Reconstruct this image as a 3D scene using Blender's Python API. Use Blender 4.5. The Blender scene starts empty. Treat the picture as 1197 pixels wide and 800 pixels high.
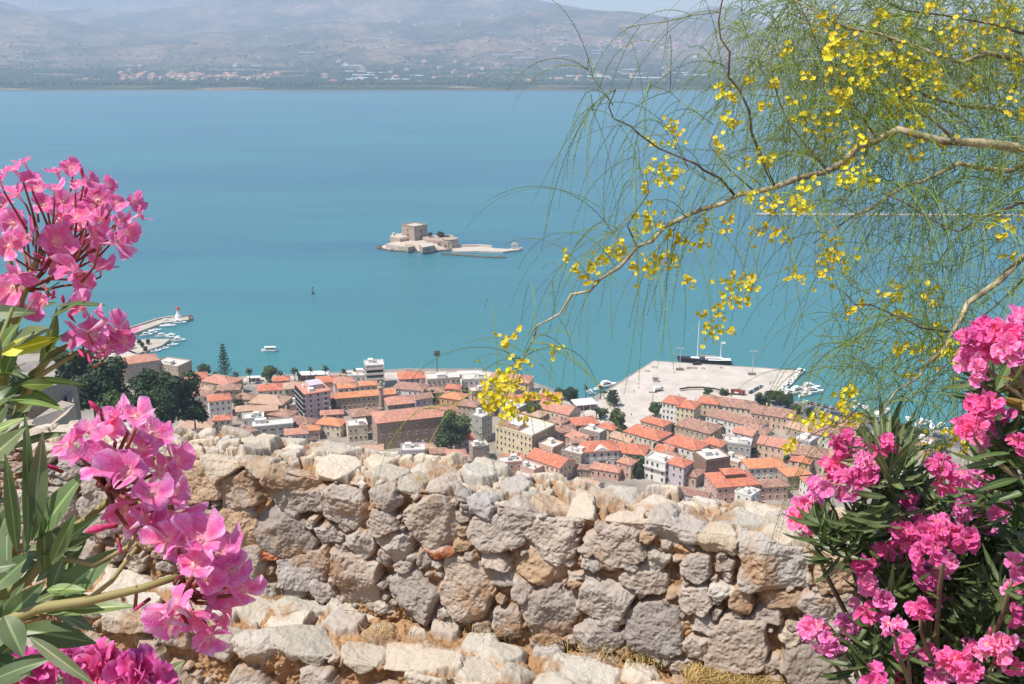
import bpy, math, random
import numpy as np
from mathutils import Vector, Matrix

random.seed(7)
rng = np.random.default_rng(7)
S = bpy.context.scene
COL = S.collection
# ------------------------------------------------------------------ camera, sky, sun, exposure
F = 1200.0; CX = 598.5; CY = 400.0; HC = 220.0
PITCH = math.atan((400 - 43) / F)
SX, SY, SZ = -0.45, -0.22, 0.865            # direction towards the sun
cam_d = bpy.data.cameras.new('camera'); cam = bpy.data.objects.new('camera', cam_d); COL.objects.link(cam)
cam_d.sensor_width = 36.0; cam_d.lens = F / 1197 * 36.0
cam_d.clip_start = 0.05; cam_d.clip_end = 60000
cam.location = (0, 0, HC); cam.rotation_euler = (math.pi / 2 - PITCH, 0, 0)
S.camera = cam
W = bpy.data.worlds.new('World'); S.world = W; W.use_nodes = True
_nt = W.node_tree
_bg = _nt.nodes['Background']
_sky = _nt.nodes.new('ShaderNodeTexSky'); _sky.sky_type = 'NISHITA'; _sky.sun_disc = False
_sky.sun_elevation = math.asin(SZ / math.sqrt(SX*SX+SY*SY+SZ*SZ)); _sky.sun_rotation = math.atan2(SX, SY) % (2 * math.pi)
_sky.altitude = 0; _sky.air_density = 1.0; _sky.dust_density = 0.6
_nt.links.new(_sky.outputs[0], _bg.inputs[0]); _bg.inputs[1].default_value = 0.10
sun_d = bpy.data.lights.new('sun', 'SUN'); sun_d.energy = 4.6; sun_d.angle = math.radians(0.5); sun_d.color = (1.0, 0.955, 0.88)
sun = bpy.data.objects.new('sun', sun_d); COL.objects.link(sun)
sun.rotation_euler = Vector((SX, SY, SZ)).to_track_quat('Z', 'Y').to_euler(); sun.location = (-200, -100, 600)
S.view_settings.view_transform = 'Standard'; S.view_settings.look = 'None'; S.view_settings.gamma = 1.0
S.view_settings.exposure = 0.48
S.view_settings.use_curve_mapping = False
S.cycles.max_bounces = 8; S.cycles.transparent_max_bounces = 16; S.cycles.volume_bounces = 1

# ------------------------------------------------------------------ pixel -> world helpers (photo pixels, 1197x800)
_fw = Vector((0, math.cos(PITCH), -math.sin(PITCH))); _up = Vector((0, math.sin(PITCH), math.cos(PITCH)))
CAMP = Vector((0, 0, HC))
def ray(px, py): return _fw + Vector((1, 0, 0)) * ((px - CX) / F) + _up * ((CY - py) / F)
def gp(px, py, z=0.0):
    d = ray(px, py); return CAMP + d * ((z - HC) / d.z)
def atd(px, py, dep): return CAMP + ray(px, py) * dep
def zof(py, D): return HC - D * math.tan(PITCH + math.atan((py - CY) / F))

# ------------------------------------------------------------------ mesh and object helpers
class MB:
    def __init__(self): self.v = []; self.f = []; self.m = []; self.c = []
    def add(self, vs, fs, m=0, col=None):
        o = len(self.v); self.v.extend([tuple(p) for p in vs])
        for f in fs: self.f.append(tuple(i + o for i in f)); self.m.append(m)
        if col is not None: self.c.extend([col] * len(vs))
        return self
    def box(self, c, s, rz=0, m=0, col=None):
        x, y, z = s[0] / 2, s[1] / 2, s[2] / 2; ca, sa = math.cos(rz), math.sin(rz)
        vs = []
        for dx, dy, dz in ((-x,-y,-z),(x,-y,-z),(x,y,-z),(-x,y,-z),(-x,-y,z),(x,-y,z),(x,y,z),(-x,y,z)):
            vs.append((c[0] + dx * ca - dy * sa, c[1] + dx * sa + dy * ca, c[2] + dz))
        return self.add(vs, [(0,3,2,1),(4,5,6,7),(0,1,5,4),(1,2,6,5),(2,3,7,6),(3,0,4,7)], m, col)
    def prism(self, pts, z0, z1, m=0, col=None, top_m=None):
        n = len(pts)
        a = sum(pts[i][0]*pts[(i+1)%n][1]-pts[(i+1)%n][0]*pts[i][1] for i in range(n))
        if a < 0: pts = pts[::-1]
        vs = [(p[0], p[1], z0) for p in pts] + [(p[0], p[1], z1) for p in pts]
        fs = [(i, (i+1) % n, n + (i+1) % n, n + i) for i in range(n)]
        self.add(vs, fs + [tuple(range(n-1, -1, -1))], m, col)
        o = len(self.v) - 2*n
        self.f.append(tuple(o + n + i for i in range(n))); self.m.append(m if top_m is None else top_m)
        return self
    def tube(self, pts, rad, n=6, m=0, col=None, cap=True):
        pts = [Vector(p) for p in pts]
        if not hasattr(rad, '__len__'): rad = [rad] * len(pts)
        vs = []; N = len(pts); prev = None
        for i, p in enumerate(pts):
            t = (pts[min(i+1, N-1)] - pts[max(i-1, 0)])
            if t.length < 1e-9: t = Vector((0, 0, 1))
            t.normalize()
            if prev is None:
                a = Vector((0, 0, 1)) if abs(t.z) < .9 else Vector((1, 0, 0)); u = t.cross(a).normalized()
            else:
                u = prev - t * prev.dot(t)
                u = u.normalized() if u.length > 1e-6 else t.orthogonal().normalized()
            prev = u; w = t.cross(u)
            for k in range(n):
                an = 2 * math.pi * k / n; vs.append(p + (u * math.cos(an) + w * math.sin(an)) * rad[i])
        fs = [(i*n + k, i*n + (k+1) % n, (i+1)*n + (k+1) % n, (i+1)*n + k) for i in range(N-1) for k in range(n)]
        if cap: fs += [tuple(range(n-1, -1, -1)), tuple((N-1)*n + k for k in range(n))]
        return self.add(vs, fs, m, col)
    def build(self, name, mats, parent=None, smooth=False, loc=None, rz=0):
        me = bpy.data.meshes.new(name); me.from_pydata(self.v, [], self.f)
        for q in (mats if isinstance(mats, (list, tuple)) else [mats]): me.materials.append(q)
        if any(self.m): me.polygons.foreach_set('material_index', self.m)
        if self.c and len(self.c) == len(self.v): set_col(me, np.array(self.c, dtype=np.float32))
        if smooth: me.polygons.foreach_set('use_smooth', [True] * len(self.f))
        me.update()
        return link(name, me, parent, loc, rz)
def set_col(me, c):
    a = me.color_attributes.new('tint', 'FLOAT_COLOR', 'POINT')
    if c.shape[1] == 3: c = np.concatenate([c, np.ones((len(c), 1))], 1)
    a.data.foreach_set('color', c.astype(np.float32).ravel())
def link(name, me, parent=None, loc=None, rz=0):
    o = bpy.data.objects.new(name, me); COL.objects.link(o)
    if parent is not None: o.parent = parent
    if loc is not None: o.location = loc
    if rz: o.rotation_euler = (0, 0, rz)
    return o
def mesh_np(name, V, Q, mats, col=None, smooth=False, parent=None, mi=None):
    """V (n,3), Q (m,k) with k = 3 or 4"""
    V = np.asarray(V, np.float32); Q = np.asarray(Q, np.int32); k = Q.shape[1]
    me = bpy.data.meshes.new(name); me.vertices.add(len(V)); me.vertices.foreach_set('co', V.ravel())
    me.loops.add(Q.size); me.loops.foreach_set('vertex_index', Q.ravel())
    me.polygons.add(len(Q)); me.polygons.foreach_set('loop_start', np.arange(0, Q.size, k, dtype=np.int32))
    for q in (mats if isinstance(mats, (list, tuple)) else [mats]): me.materials.append(q)
    if mi is not None: me.polygons.foreach_set('material_index', np.asarray(mi, np.int32))
    if smooth: me.polygons.foreach_set('use_smooth', np.ones(len(Q), bool))
    me.update(calc_edges=True)
    if col is not None: set_col(me, np.asarray(col))
    return link(name, me, parent)
def grid_quads(nu, nv):
    i = np.arange(nu * nv).reshape(nv, nu)
    return np.stack([i[:-1, :-1], i[:-1, 1:], i[1:, 1:], i[1:, :-1]], -1).reshape(-1, 4)
def thing(name, label, cat, loc=(0, 0, 0), rz=0, group=None):
    o = bpy.data.objects.new(name, None); COL.objects.link(o); o.location = loc; o.rotation_euler = (0, 0, rz)
    o.empty_display_size = 0.2
    return tag(o, label, cat, group)
def tag(o, label, cat, group=None):
    o['label'] = label; o['category'] = cat
    if group: o['group'] = group
    return o
def struct(o, kind='structure'): o['kind'] = kind; return o
def dup(root, loc, rz=0, label=None, scale=None):
    r = root.copy(); COL.objects.link(r); r.location = loc; r.rotation_euler = (0, 0, rz)
    if label: r['label'] = label
    if scale is not None: r.scale = scale if hasattr(scale, '__len__') else (scale,) * 3
    for ch in list(root.children):
        c = ch.copy(); COL.objects.link(c); c.parent = r
        for g in list(ch.children):
            d = g.copy(); COL.objects.link(d); d.parent = c
    return r

# ------------------------------------------------------------------ numpy noise
_tab = rng.random((256, 256)).astype(np.float32)
def vnoise(x, y):
    xi = np.floor(x).astype(np.int64); yi = np.floor(y).astype(np.int64); fx = x - xi; fy = y - yi
    fx = fx*fx*(3-2*fx); fy = fy*fy*(3-2*fy)
    a = _tab[xi & 255, yi & 255]; b = _tab[(xi+1) & 255, yi & 255]; c = _tab[xi & 255, (yi+1) & 255]; d = _tab[(xi+1) & 255, (yi+1) & 255]
    return (a*(1-fx)+b*fx)*(1-fy)+(c*(1-fx)+d*fx)*fy
def fbm(x, y, octv=4, gain=.5):
    s = 0; a = 1; t = 0
    for k in range(octv):
        s = s + a * (vnoise(x * 2**k + 17.3*k, y * 2**k + 9.1*k) - .5); t += a; a *= gain
    return s / t * 2

# ------------------------------------------------------------------ materials
def mat(name, c, rough=.85, var=.25, scale=.8, bump=0., bscale=20., spec=.3, c2=None, attr=False, trans=0., tcol=None, metal=0., contrast=None):
    """principled material; own colour wanders between c and c2 (or darker and lighter c) on object-space noise"""
    m = bpy.data.materials.new(name); m.use_nodes = True; nt = m.node_tree; N = nt.nodes; L = nt.links
    b = N['Principled BSDF']; b.inputs['Roughness'].default_value = rough; b.inputs['Specular IOR Level'].default_value = spec; b.inputs['Metallic'].default_value = metal
    tc = N.new('ShaderNodeTexCoord')
    no = N.new('ShaderNodeTexNoise'); no.inputs['Scale'].default_value = scale; no.inputs['Detail'].default_value = 6; no.inputs['Roughness'].default_value = .65
    L.new(tc.outputs['Object'], no.inputs['Vector'])
    cr = N.new('ShaderNodeValToRGB'); lo, hi = contrast or (.3, .7)
    cr.color_ramp.elements[0].position = lo; cr.color_ramp.elements[1].position = hi
    a0 = tuple(x * (1 - var) for x in c); a1 = tuple(min(.95, x * (1 + var)) for x in c)
    if c2 is not None: a0, a1 = c, c2
    cr.color_ramp.elements[0].color = (*a0, 1); cr.color_ramp.elements[1].color = (*a1, 1)
    L.new(no.outputs['Fac'], cr.inputs['Fac']); out = cr.outputs['Color']
    if attr:
        at = N.new('ShaderNodeAttribute'); at.attribute_name = 'tint'
        mx = N.new('ShaderNodeMix'); mx.data_type = 'RGBA'; mx.blend_type = 'MULTIPLY'; mx.inputs[0].default_value = 1
        L.new(out, mx.inputs[6]); L.new(at.outputs['Color'], mx.inputs[7]); out = mx.outputs[2]
    L.new(out, b.inputs['Base Color'])
    if bump:
        n2 = N.new('ShaderNodeTexNoise'); n2.inputs['Scale'].default_value = bscale; n2.inputs['Detail'].default_value = 5
        L.new(tc.outputs['Object'], n2.inputs['Vector'])
        bp = N.new('ShaderNodeBump'); bp.inputs['Strength'].default_value = bump; bp.inputs['Distance'].default_value = .5 / bscale
        L.new(n2.outputs['Fac'], bp.inputs['Height']); L.new(bp.outputs['Normal'], b.inputs['Normal'])
    if trans:
        tr = N.new('ShaderNodeBsdfTranslucent'); ms = N.new('ShaderNodeMixShader'); ms.inputs[0].default_value = trans
        if tcol is None: L.new(out, tr.inputs['Color'])
        else:
            m2 = N.new('ShaderNodeMix'); m2.data_type = 'RGBA'; m2.blend_type = 'MULTIPLY'; m2.inputs[0].default_value = 1
            L.new(out, m2.inputs[6]); m2.inputs[7].default_value = (*tcol, 1); L.new(m2.outputs[2], tr.inputs['Color'])
        L.new(b.outputs[0], ms.inputs[1]); L.new(tr.outputs[0], ms.inputs[2]); L.new(ms.outputs[0], N['Material Output'].inputs['Surface'])
    return m
# ================================================================== THE SETTING
# ---- sea
def sea_material():
    m = bpy.data.materials.new('sea_water'); m.use_nodes = True; N = m.node_tree.nodes; L = m.node_tree.links; b = N['Principled BSDF']
    tc = N.new('ShaderNodeTexCoord'); mp = N.new('ShaderNodeMapping'); mp.inputs['Scale'].default_value = (.0011, .0042, 1); mp.inputs['Rotation'].default_value = (0, 0, .12)
    L.new(tc.outputs['Object'], mp.inputs['Vector'])
    n1 = N.new('ShaderNodeTexNoise'); n1.inputs['Scale'].default_value = 1; n1.inputs['Detail'].default_value = 4; n1.inputs['Roughness'].default_value = .55; n1.inputs['Distortion'].default_value = .6
    L.new(mp.outputs[0], n1.inputs['Vector'])
    cr = N.new('ShaderNodeValToRGB'); e = cr.color_ramp.elements
    e[0].position = .36; e[0].color = (.034, .135, .190, 1); e[1].position = .62; e[1].color = (.040, .172, .208, 1)
    mp2 = N.new('ShaderNodeMapping'); mp2.inputs['Scale'].default_value = (.0035, .022, 1); mp2.inputs['Rotation'].default_value = (0, 0, -.06); L.new(tc.outputs['Object'], mp2.inputs['Vector'])
    n4 = N.new('ShaderNodeTexNoise'); n4.inputs['Scale'].default_value = 1; n4.inputs['Detail'].default_value = 7; n4.inputs['Roughness'].default_value = .6; n4.inputs['Distortion'].default_value = .4; L.new(mp2.outputs[0], n4.inputs['Vector'])
    ad = N.new('ShaderNodeMath'); ad.operation = 'MULTIPLY_ADD'; ad.inputs[1].default_value = .75; ad.inputs[2].default_value = -.375; L.new(n4.outputs['Fac'], ad.inputs[0])
    a2 = N.new('ShaderNodeMath'); a2.operation = 'ADD'; L.new(n1.outputs['Fac'], a2.inputs[0]); L.new(ad.outputs[0], a2.inputs[1])
    L.new(a2.outputs[0], cr.inputs['Fac'])
    # shallow turquoise water towards the shore: a depth map in metres from the coast
    sx = N.new('ShaderNodeSeparateXYZ'); L.new(tc.outputs['Object'], sx.inputs[0])
    mr = N.new('ShaderNodeMapRange'); mr.inputs[1].default_value = 640; mr.inputs[2].default_value = 1050; mr.inputs[3].default_value = 1; mr.inputs[4].default_value = 0
    L.new(sx.outputs['Y'], mr.inputs[0])
    mx = N.new('ShaderNodeMix'); mx.data_type = 'RGBA'; L.new(mr.outputs[0], mx.inputs[0]); L.new(cr.outputs[0], mx.inputs[6]); mx.inputs[7].default_value = (.050, .196, .212, 1)
    L.new(mx.outputs[2], b.inputs['Base Color'])
    b.inputs['Roughness'].default_value = .32; b.inputs['IOR'].default_value = 1.33
    n2 = N.new('ShaderNodeTexNoise'); n2.inputs['Scale'].default_value = .22; n2.inputs['Detail'].default_value = 6; n2.inputs['Roughness'].default_value = .7
    L.new(tc.outputs['Object'], n2.inputs['Vector'])
    bp = N.new('ShaderNodeBump'); bp.inputs['Strength'].default_value = .8; bp.inputs['Distance'].default_value = 1.2
    L.new(n2.outputs['Fac'], bp.inputs['Height']); L.new(bp.outputs['Normal'], b.inputs['Normal'])
    return m
sea = MB().add([(-6500, 300, 0), (6500, 300, 0), (6500, 5200, 0), (-6500, 5200, 0)], [(0, 1, 2, 3)]).build('sea', sea_material()); struct(sea)

# ---- far plain and hills across the bay: ridges at 8 to 15 km
def crv(pts): return np.array(pts, float)
RIDGES = [  # distance, depth of the slope, ridge line
    (7900, 700, crv([(-600,48),(0,50),(120,55),(240,52),(330,54),(420,50),(520,49),(570,43),(640,52),(760,55),(900,52),(1100,50),(1800,50)])),
    (9600, 1500, crv([(-600,-5),(-100,2),(0,4),(45,15),(110,30),(200,40),(300,34),(380,24),(440,26),(500,28),(560,20),(620,13),(690,12),(740,14),(810,26),(870,34),(960,38),(1200,30),(1800,20)])),
    (12200, 1700, crv([(-600,-10),(0,-2),(45,14),(60,13),(115,10),(170,13),(240,3),(330,-6),(480,-10),(560,-4),(640,2),(690,11),(740,17),(785,20),(826,6),(860,12),(900,30),(1000,36),(1200,35),(1800,25)])),
    (15200, 1500, crv([(-600,-20),(0,-14),(100,0),(180,-3),(260,-8),(400,-22),(520,-18),(600,-6),(660,6),(720,18),(800,26),(1000,39),(1800,38)])),
]
def far_z(px, D):
    px = np.asarray(px, float); D = np.asarray(D, float)
    z = 1.5 + np.clip(D - 4450, -200, 9e9) * .0055
    z = np.where(D < 4460, -3 + (D - 4440) * .1, z)
    X = px * D / 900.
    rough = fbm(X * .0016 + 31, D * .0016, 6, .6)
    rid = 1 - np.abs(fbm(X * .0007 + 7, D * .0007 + 3, 5, .5)) * 2.2
    for (Dr, w, c) in RIDGES:
        py = np.interp(px, c[:, 0], c[:, 1]) + fbm(px * .02 + Dr, px * 0 + Dr * .01, 5, .6) * 2.6
        zr = HC - Dr * np.tan(PITCH + np.arctan((py - CY) / F))
        t = (D - Dr) / w
        g = np.where(t < 0, np.exp(-np.abs(t) ** 1.25 * 1.1), np.exp(-t * t * .5))
        body = zr * g
        body = body * (1 - .42 * np.clip(1 - g, 0, 1) * (1 - rid)) + rough * 55 * np.clip(body / 300, 0, 1) * np.clip(1.15 - g, 0, 1)
        z = np.maximum(z, body)
    return z
def far_material():
    m = bpy.data.materials.new('far_land'); m.use_nodes = True; N = m.node_tree.nodes; L = m.node_tree.links; b = N['Principled BSDF']
    b.inputs['Roughness'].default_value = .95; b.inputs['Specular IOR Level'].default_value = .1
    tc = N.new('ShaderNodeTexCoord')
    def ramp(src, st):
        r = N.new('ShaderNodeValToRGB'); el = r.color_ramp.elements
        el[0].position, el[0].color = st[0][0], (*st[0][1], 1); el[1].position, el[1].color = st[-1][0], (*st[-1][1], 1)
        for p, c in st[1:-1]: q = el.new(p); q.color = (*c, 1)
        L.new(src, r.inputs['Fac']); return r
    mp = N.new('ShaderNodeMapping'); mp.inputs['Scale'].default_value = (.0042, .0062, 0); mp.inputs['Rotation'].default_value = (0, 0, .25); L.new(tc.outputs['Object'], mp.inputs['Vector'])
    vo = N.new('ShaderNodeTexVoronoi'); vo.inputs['Scale'].default_value = 1; L.new(mp.outputs[0], vo.inputs['Vector'])
    sp = N.new('ShaderNodeSeparateColor'); L.new(vo.outputs['Color'], sp.inputs[0])
    fields = ramp(sp.outputs[0], [(0, (.022, .038, .014)), (.3, (.038, .058, .02)), (.45, (.085, .085, .035)), (.6, (.035, .055, .02)), (.74, (.15, .115, .07)), (.84, (.04, .055, .02)), (.95, (.20, .16, .11)), (1, (.25, .22, .16))]); fields.color_ramp.interpolation = 'CONSTANT'
    n1 = N.new('ShaderNodeTexNoise'); n1.inputs['Scale'].default_value = .0016; n1.inputs['Detail'].default_value = 8; n1.inputs['Roughness'].default_value = .68; L.new(tc.outputs['Object'], n1.inputs['Vector'])
    hills = ramp(n1.outputs['Fac'], [(.36, (.060, .068, .045)), (.47, (.105, .095, .065)), (.56, (.20, .145, .105)), (.68, (.27, .205, .15))])
    n3 = N.new('ShaderNodeTexNoise'); n3.inputs['Scale'].default_value = .018; n3.inputs['Detail'].default_value = 4; L.new(tc.outputs['Object'], n3.inputs['Vector'])
    spec = ramp(n3.outputs['Fac'], [(.42, (.55, .6, .5)), (.6, (1.25, 1.2, 1.15))])
    sx = N.new('ShaderNodeSeparateXYZ'); L.new(tc.outputs['Object'], sx.inputs[0])
    mr = N.new('ShaderNodeMapRange'); mr.inputs[1].default_value = 22; mr.inputs[2].default_value = 70; L.new(sx.outputs['Z'], mr.inputs[0])
    mx = N.new('ShaderNodeMix'); mx.data_type = 'RGBA'; L.new(mr.outputs[0], mx.inputs[0]); L.new(fields.outputs[0], mx.inputs[6]); L.new(hills.outputs[0], mx.inputs[7])
    m2 = N.new('ShaderNodeMix'); m2.data_type = 'RGBA'; m2.blend_type = 'MULTIPLY'; m2.inputs[0].default_value = .8; L.new(mx.outputs[2], m2.inputs[6]); L.new(spec.outputs[0], m2.inputs[7])
    # pale beach along the water
    m3 = N.new('ShaderNodeMix'); m3.data_type = 'RGBA'; r3 = N.new('ShaderNodeMapRange'); r3.inputs[1].default_value = 4485; r3.inputs[2].default_value = 4520; r3.inputs[3].default_value = 1; r3.inputs[4].default_value = 0
    L.new(sx.outputs['Y'], r3.inputs[0]); L.new(r3.outputs[0], m3.inputs[0]); L.new(m2.outputs[2], m3.inputs[6]); m3.inputs[7].default_value = (.22, .18, .14, 1)
    L.new(m3.outputs[2], b.inputs['Base Color'])
    return m
_pxs = np.linspace(-420, 1620, 420); _Ds = np.concatenate([np.linspace(4440, 7000, 60), np.linspace(7050, 16500, 190)])
PXg, Dg = np.meshgrid(_pxs, _Ds)
Zg = far_z(PXg, Dg); Xg = (PXg - CX) / F * (Dg * math.cos(PITCH) + HC * math.sin(PITCH))
hills = mesh_np('hills', np.stack([Xg, Dg, Zg], -1).reshape(-1, 3), grid_quads(len(_pxs), len(_Ds)), far_material(), smooth=True); struct(hills)
def far_pt(px, D): return Vector(((px - CX) / F * (D * math.cos(PITCH) + HC * math.sin(PITCH)), D, float(far_z(px, D))))
def far_D(py, z=8.0): return (HC - z) / math.tan(PITCH + math.atan((py - CY) / F))

# ---- near ground, hillside and the flat town
def slope_of(px): return np.interp(px, [-500, 20, 90, 150, 230, 2000], [.375, .375, .385, .46, .60, .62])
def hill_z(px, D):
    px = np.asarray(px, float); D = np.asarray(D, float); s = slope_of(px)
    z0 = HC - 3.95 - (D - 6.2) * np.where(D < 20, .5 + 0*D, .5)
    z = HC - 2.5 - s * D - np.clip(12 - np.abs(D - 12), 0, 9) * .25
    z = z - np.clip(D - 215, 0, 9e9) ** 1.0 * np.interp(px, [-500, 90, 200, 2000], [.95, .95, .12, .1])
    z = z + fbm(px * .03, D * .06, 4) * np.clip(D * .02, 0, 3.5)
    return np.maximum(z, -6)
m_scrub = mat('dry_scrub', (.10, .085, .045), .95, c2=(.27, .21, .13), scale=.09, bump=.5, bscale=.8, contrast=(.35, .65))
_pxs = np.linspace(-700, 1900, 150); _Ds = np.geomspace(7.6, 470, 120)
PXg, Dg = np.meshgrid(_pxs, _Ds); Zg = hill_z(PXg, Dg)
Xg = (PXg - CX) / F * (Dg * math.cos(PITCH) + (HC - Zg) * math.sin(PITCH))
hs = mesh_np('hillside', np.stack([Xg, Dg, Zg], -1).reshape(-1, 3), grid_quads(len(_pxs), len(_Ds)), m_scrub, smooth=True); struct(hs)
def hill_D(px, py):
    for D in np.geomspace(20, 460, 600):
        if float(hill_z(px, D)) > zof(py, D): return D
    return 400.
def hill_pt(px, D):
    z = float(hill_z(px, D)); return Vector(((px - CX) / F * (D * math.cos(PITCH) + (HC - z) * math.sin(PITCH)), D, z))

ZT = 2.0
m_street = mat('town_paving', (.20, .17, .145), .9, c2=(.36, .31, .26), scale=.05, contrast=(.35, .65))
coast = [(-700, 405), (-60, 410), (118, 412), (150, 409), (205, 430), (240, 437), (284, 440), (420, 434), (470, 431), (560, 431), (600, 440), (640, 452), (668, 467), (694, 464), (707, 457), (764, 421.5), (938, 433),
         (900, 466), (918, 468), (955, 472), (1000, 483), (1060, 496), (1110, 506), (1200, 526), (1500, 590)]
cpts = [gp(x, y, ZT) for x, y in coast]
cp = [(p.x, p.y) for p in cpts] + [(420, 380), (-420, 380)]
gnd = MB().prism(cp, -3, ZT).build('town_ground', m_street); struct(gnd)
m_pale = mat('pale_concrete', (.42, .365, .31), .85, c2=(.56, .49, .425), scale=.09, contrast=(.3, .6))
def slab(name, pix, z0, z1, m, kind='structure'):
    o = MB().prism([tuple(gp(x, y, z1).xy) for x, y in pix], z0, z1).build(name, m)
    return struct(o) if kind else o
slab('quay_paving', [(674, 489), (700, 468), (711, 457.4), (764.5, 422.5), (936, 433.8), (899, 466), (905, 476), (872, 481), (820, 476), (780, 486), (740, 505), (700, 506)], ZT - .3, ZT + .006, m_pale)
slab('promenade', [(120, 414), (150, 411), (206, 432), (240, 439.5), (284, 442), (420, 436.5), (560, 433), (600, 441.5), (668, 469), (668, 474), (590, 450), (420, 440.5), (284, 446), (200, 438)], ZT - .3, ZT + .005, m_pale)
slab('waterfront_road', [(905, 467.5), (955, 474), (1000, 485), (1060, 498), (1110, 508), (1200, 528), (1200, 541), (1100, 520), (1000, 500), (940, 487), (890, 482)], ZT - .3, ZT + .005, mat('asphalt_road', (.16, .15, .145), .9, var=.2, scale=.1))

# ---- haze between the camera and the far hills
hz = MB().box((0, 8000, 642), (31000, 17800, 1300)).build('haze', None); struct(hz, 'stuff')
hm = bpy.data.materials.new('haze_air'); hm.use_nodes = True
for n in list(hm.node_tree.nodes):
    if n.type == 'BSDF_PRINCIPLED': hm.node_tree.nodes.remove(n)
pv = hm.node_tree.nodes.new('ShaderNodeVolumePrincipled'); pv.inputs['Color'].default_value = (.66, .79, 1.0, 1); pv.inputs['Density'].default_value = 0.94e-4; pv.inputs['Anisotropy'].default_value = 0.1
hm.node_tree.links.new(pv.outputs[0], hm.node_tree.nodes['Material Output'].inputs['Volume'])
hz.data.materials.clear(); hz.data.materials.append(hm)
# ================================================================== RUBBLE WALL AND LEDGE
ZB = HC - 3.80; ZC = HC - 2.83
_A = gp(300, 690, ZB); _B = gp(870, 790, ZB)
WE = (_B - _A); WE.z = 0; WE.normalize()                     # along the wall, to the right
WN = Vector((WE.y, -WE.x, 0))                                # outward, towards the viewer
def wall_uv(px, py):
    """pixel -> (u along the wall, s up the face and then back over its top)"""
    d = ray(px, py); t = (_A - CAMP).dot(WN) / d.dot(WN); p = CAMP + d * t
    if p.z <= ZC: return ((p - _A).dot(WE), p.z - ZB)
    p = gp(px, py, ZC); return ((p - _A).dot(WE), (ZC - ZB) - (p - _A).dot(WN))
def rubble(name, origin, u0, u1, res, prof, stones, fill, seed, mats, mortar_depth=.046):
    """A rubble surface: stones (u, s, half width, half height, tone, stick-out) set in earth mortar, on the profile prof(s) -> (out, up, normal out, normal up)."""
    r = np.random.default_rng(seed)
    s_end = prof.s1; s_beg = prof.s0
    us = np.arange(u0, u1, res); ss = np.arange(s_beg, s_end, res)
    Ug, Sg = np.meshgrid(us, ss)
    wx = fbm(Ug * 9 + seed, Sg * 9, 4, .6) * .034; wy = fbm(Ug * 9 + 50, Sg * 9 + seed, 4, .6) * .034
    Uw = Ug + wx; Sw = Sg + wy
    E = np.full(Ug.shape, -1., np.float32); ID = np.full(Ug.shape, -1, np.int32); Hh = np.zeros(Ug.shape, np.float32)
    allst = [list(x) for x in stones]
    placed = [(x[0], x[1], x[2], x[3]) for x in allst]
    for (n, slo, shi, wmin, wmax, asp, tone, out) in fill:
        for _ in range(n):
            u = r.uniform(u0, u1); s = r.uniform(slo, shi); w = r.uniform(wmin, wmax); h = w * r.uniform(*asp)
            ok = True
            for (pu, ps, pw, ph) in placed:
                if abs(pu - u) < (pw + w) * .86 and abs(ps - s) < (ph + h) * .86: ok = False; break
            if ok: placed.append((u, s, w, h)); allst.append([u, s, w, h, tone if tone is not None else int(r.choice([0, 0, 0, 1, 1, 2, 3])), r.uniform(*out)])
    for i, (u, s, w, h, tone, out) in enumerate(allst):
        R = max(w, h) * 1.25
        i0, i1 = np.searchsorted(us, u - R), np.searchsorted(us, u + R); j0, j1 = np.searchsorted(ss, s - R), np.searchsorted(ss, s + R)
        if i1 <= i0 or j1 <= j0: continue
        x = Uw[j0:j1, i0:i1] - u; y = Sw[j0:j1, i0:i1] - s
        a = r.normal(0, .10); ca, sa = math.cos(a), math.sin(a); x, y = x*ca + y*sa, -x*sa + y*ca
        k = r.integers(4, 8); ph0 = r.uniform(0, 6.28); g = np.full(x.shape, -1.)
        for q in range(k):
            an = ph0 + 2*math.pi*q/k + r.normal(0, .22)
            c, d_ = math.cos(an), math.sin(an)
            sup = (.55 * (w*abs(c) + h*abs(d_)) + .45 * math.sqrt((w*c)**2 + (h*d_)**2)) * r.uniform(.92, 1.06)
            g = np.maximum(g, (x*c + y*d_) / sup)
        mn = min(w, h); e = (1 - g) * mn
        slab_ = tone == 5 and prof.slabs(s)
        bev = min(.017, mn * .35) * r.uniform(.6, 1.3)
        p = 1 - (1 - np.clip(e / bev, 0, 1)) ** 1.7
        gx, gy = r.normal(0, .16 if slab_ else .13, 2)
        hh = out + gx * x + gy * y
        for q in range(1 if slab_ else r.integers(2, 5)):                    # chisel-broken facets
            an = r.uniform(0, 6.28); sl = r.uniform(.12, .75); off = r.uniform(.35, .85)
            hh = np.minimum(hh, out + .012 - sl * (x*math.cos(an) + y*math.sin(an) - off * mn))
        hh = hh + fbm(x * 11 + i * 3.1, y * 11 + i, 5, .68) * (.014 if slab_ else .026) + np.abs(fbm(x * 34 + i, y * 34, 3, .6)) * -.012
        hh = hh * p - mortar_depth * (1 - p) * .8
        sel = (e > 0) & (e > E[j0:j1, i0:i1])
        E[j0:j1, i0:i1][sel] = e[sel]; ID[j0:j1, i0:i1][sel] = i; Hh[j0:j1, i0:i1][sel] = hh[sel]
    mor = ID < 0
    mh = -mortar_depth + fbm(Ug * 5 + 3, Sg * 5, 5, .65) * .085 + fbm(Ug * 34, Sg * 34, 4, .65) * .026
    Hh = np.where(mor, mh, Hh)
    big = fbm(Ug * .9 + seed, Sg * .9, 3) * .05
    Hh = Hh + big
    # tones: the stones' own colours; the palest also paints sunlight onto the top slabs
    TON = np.array([(.375, .318, .278), (.415, .357, .308), (.40, .285, .195), (.345, .293, .255), (.42, .15, .07), (.49, .425, .345)])
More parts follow.
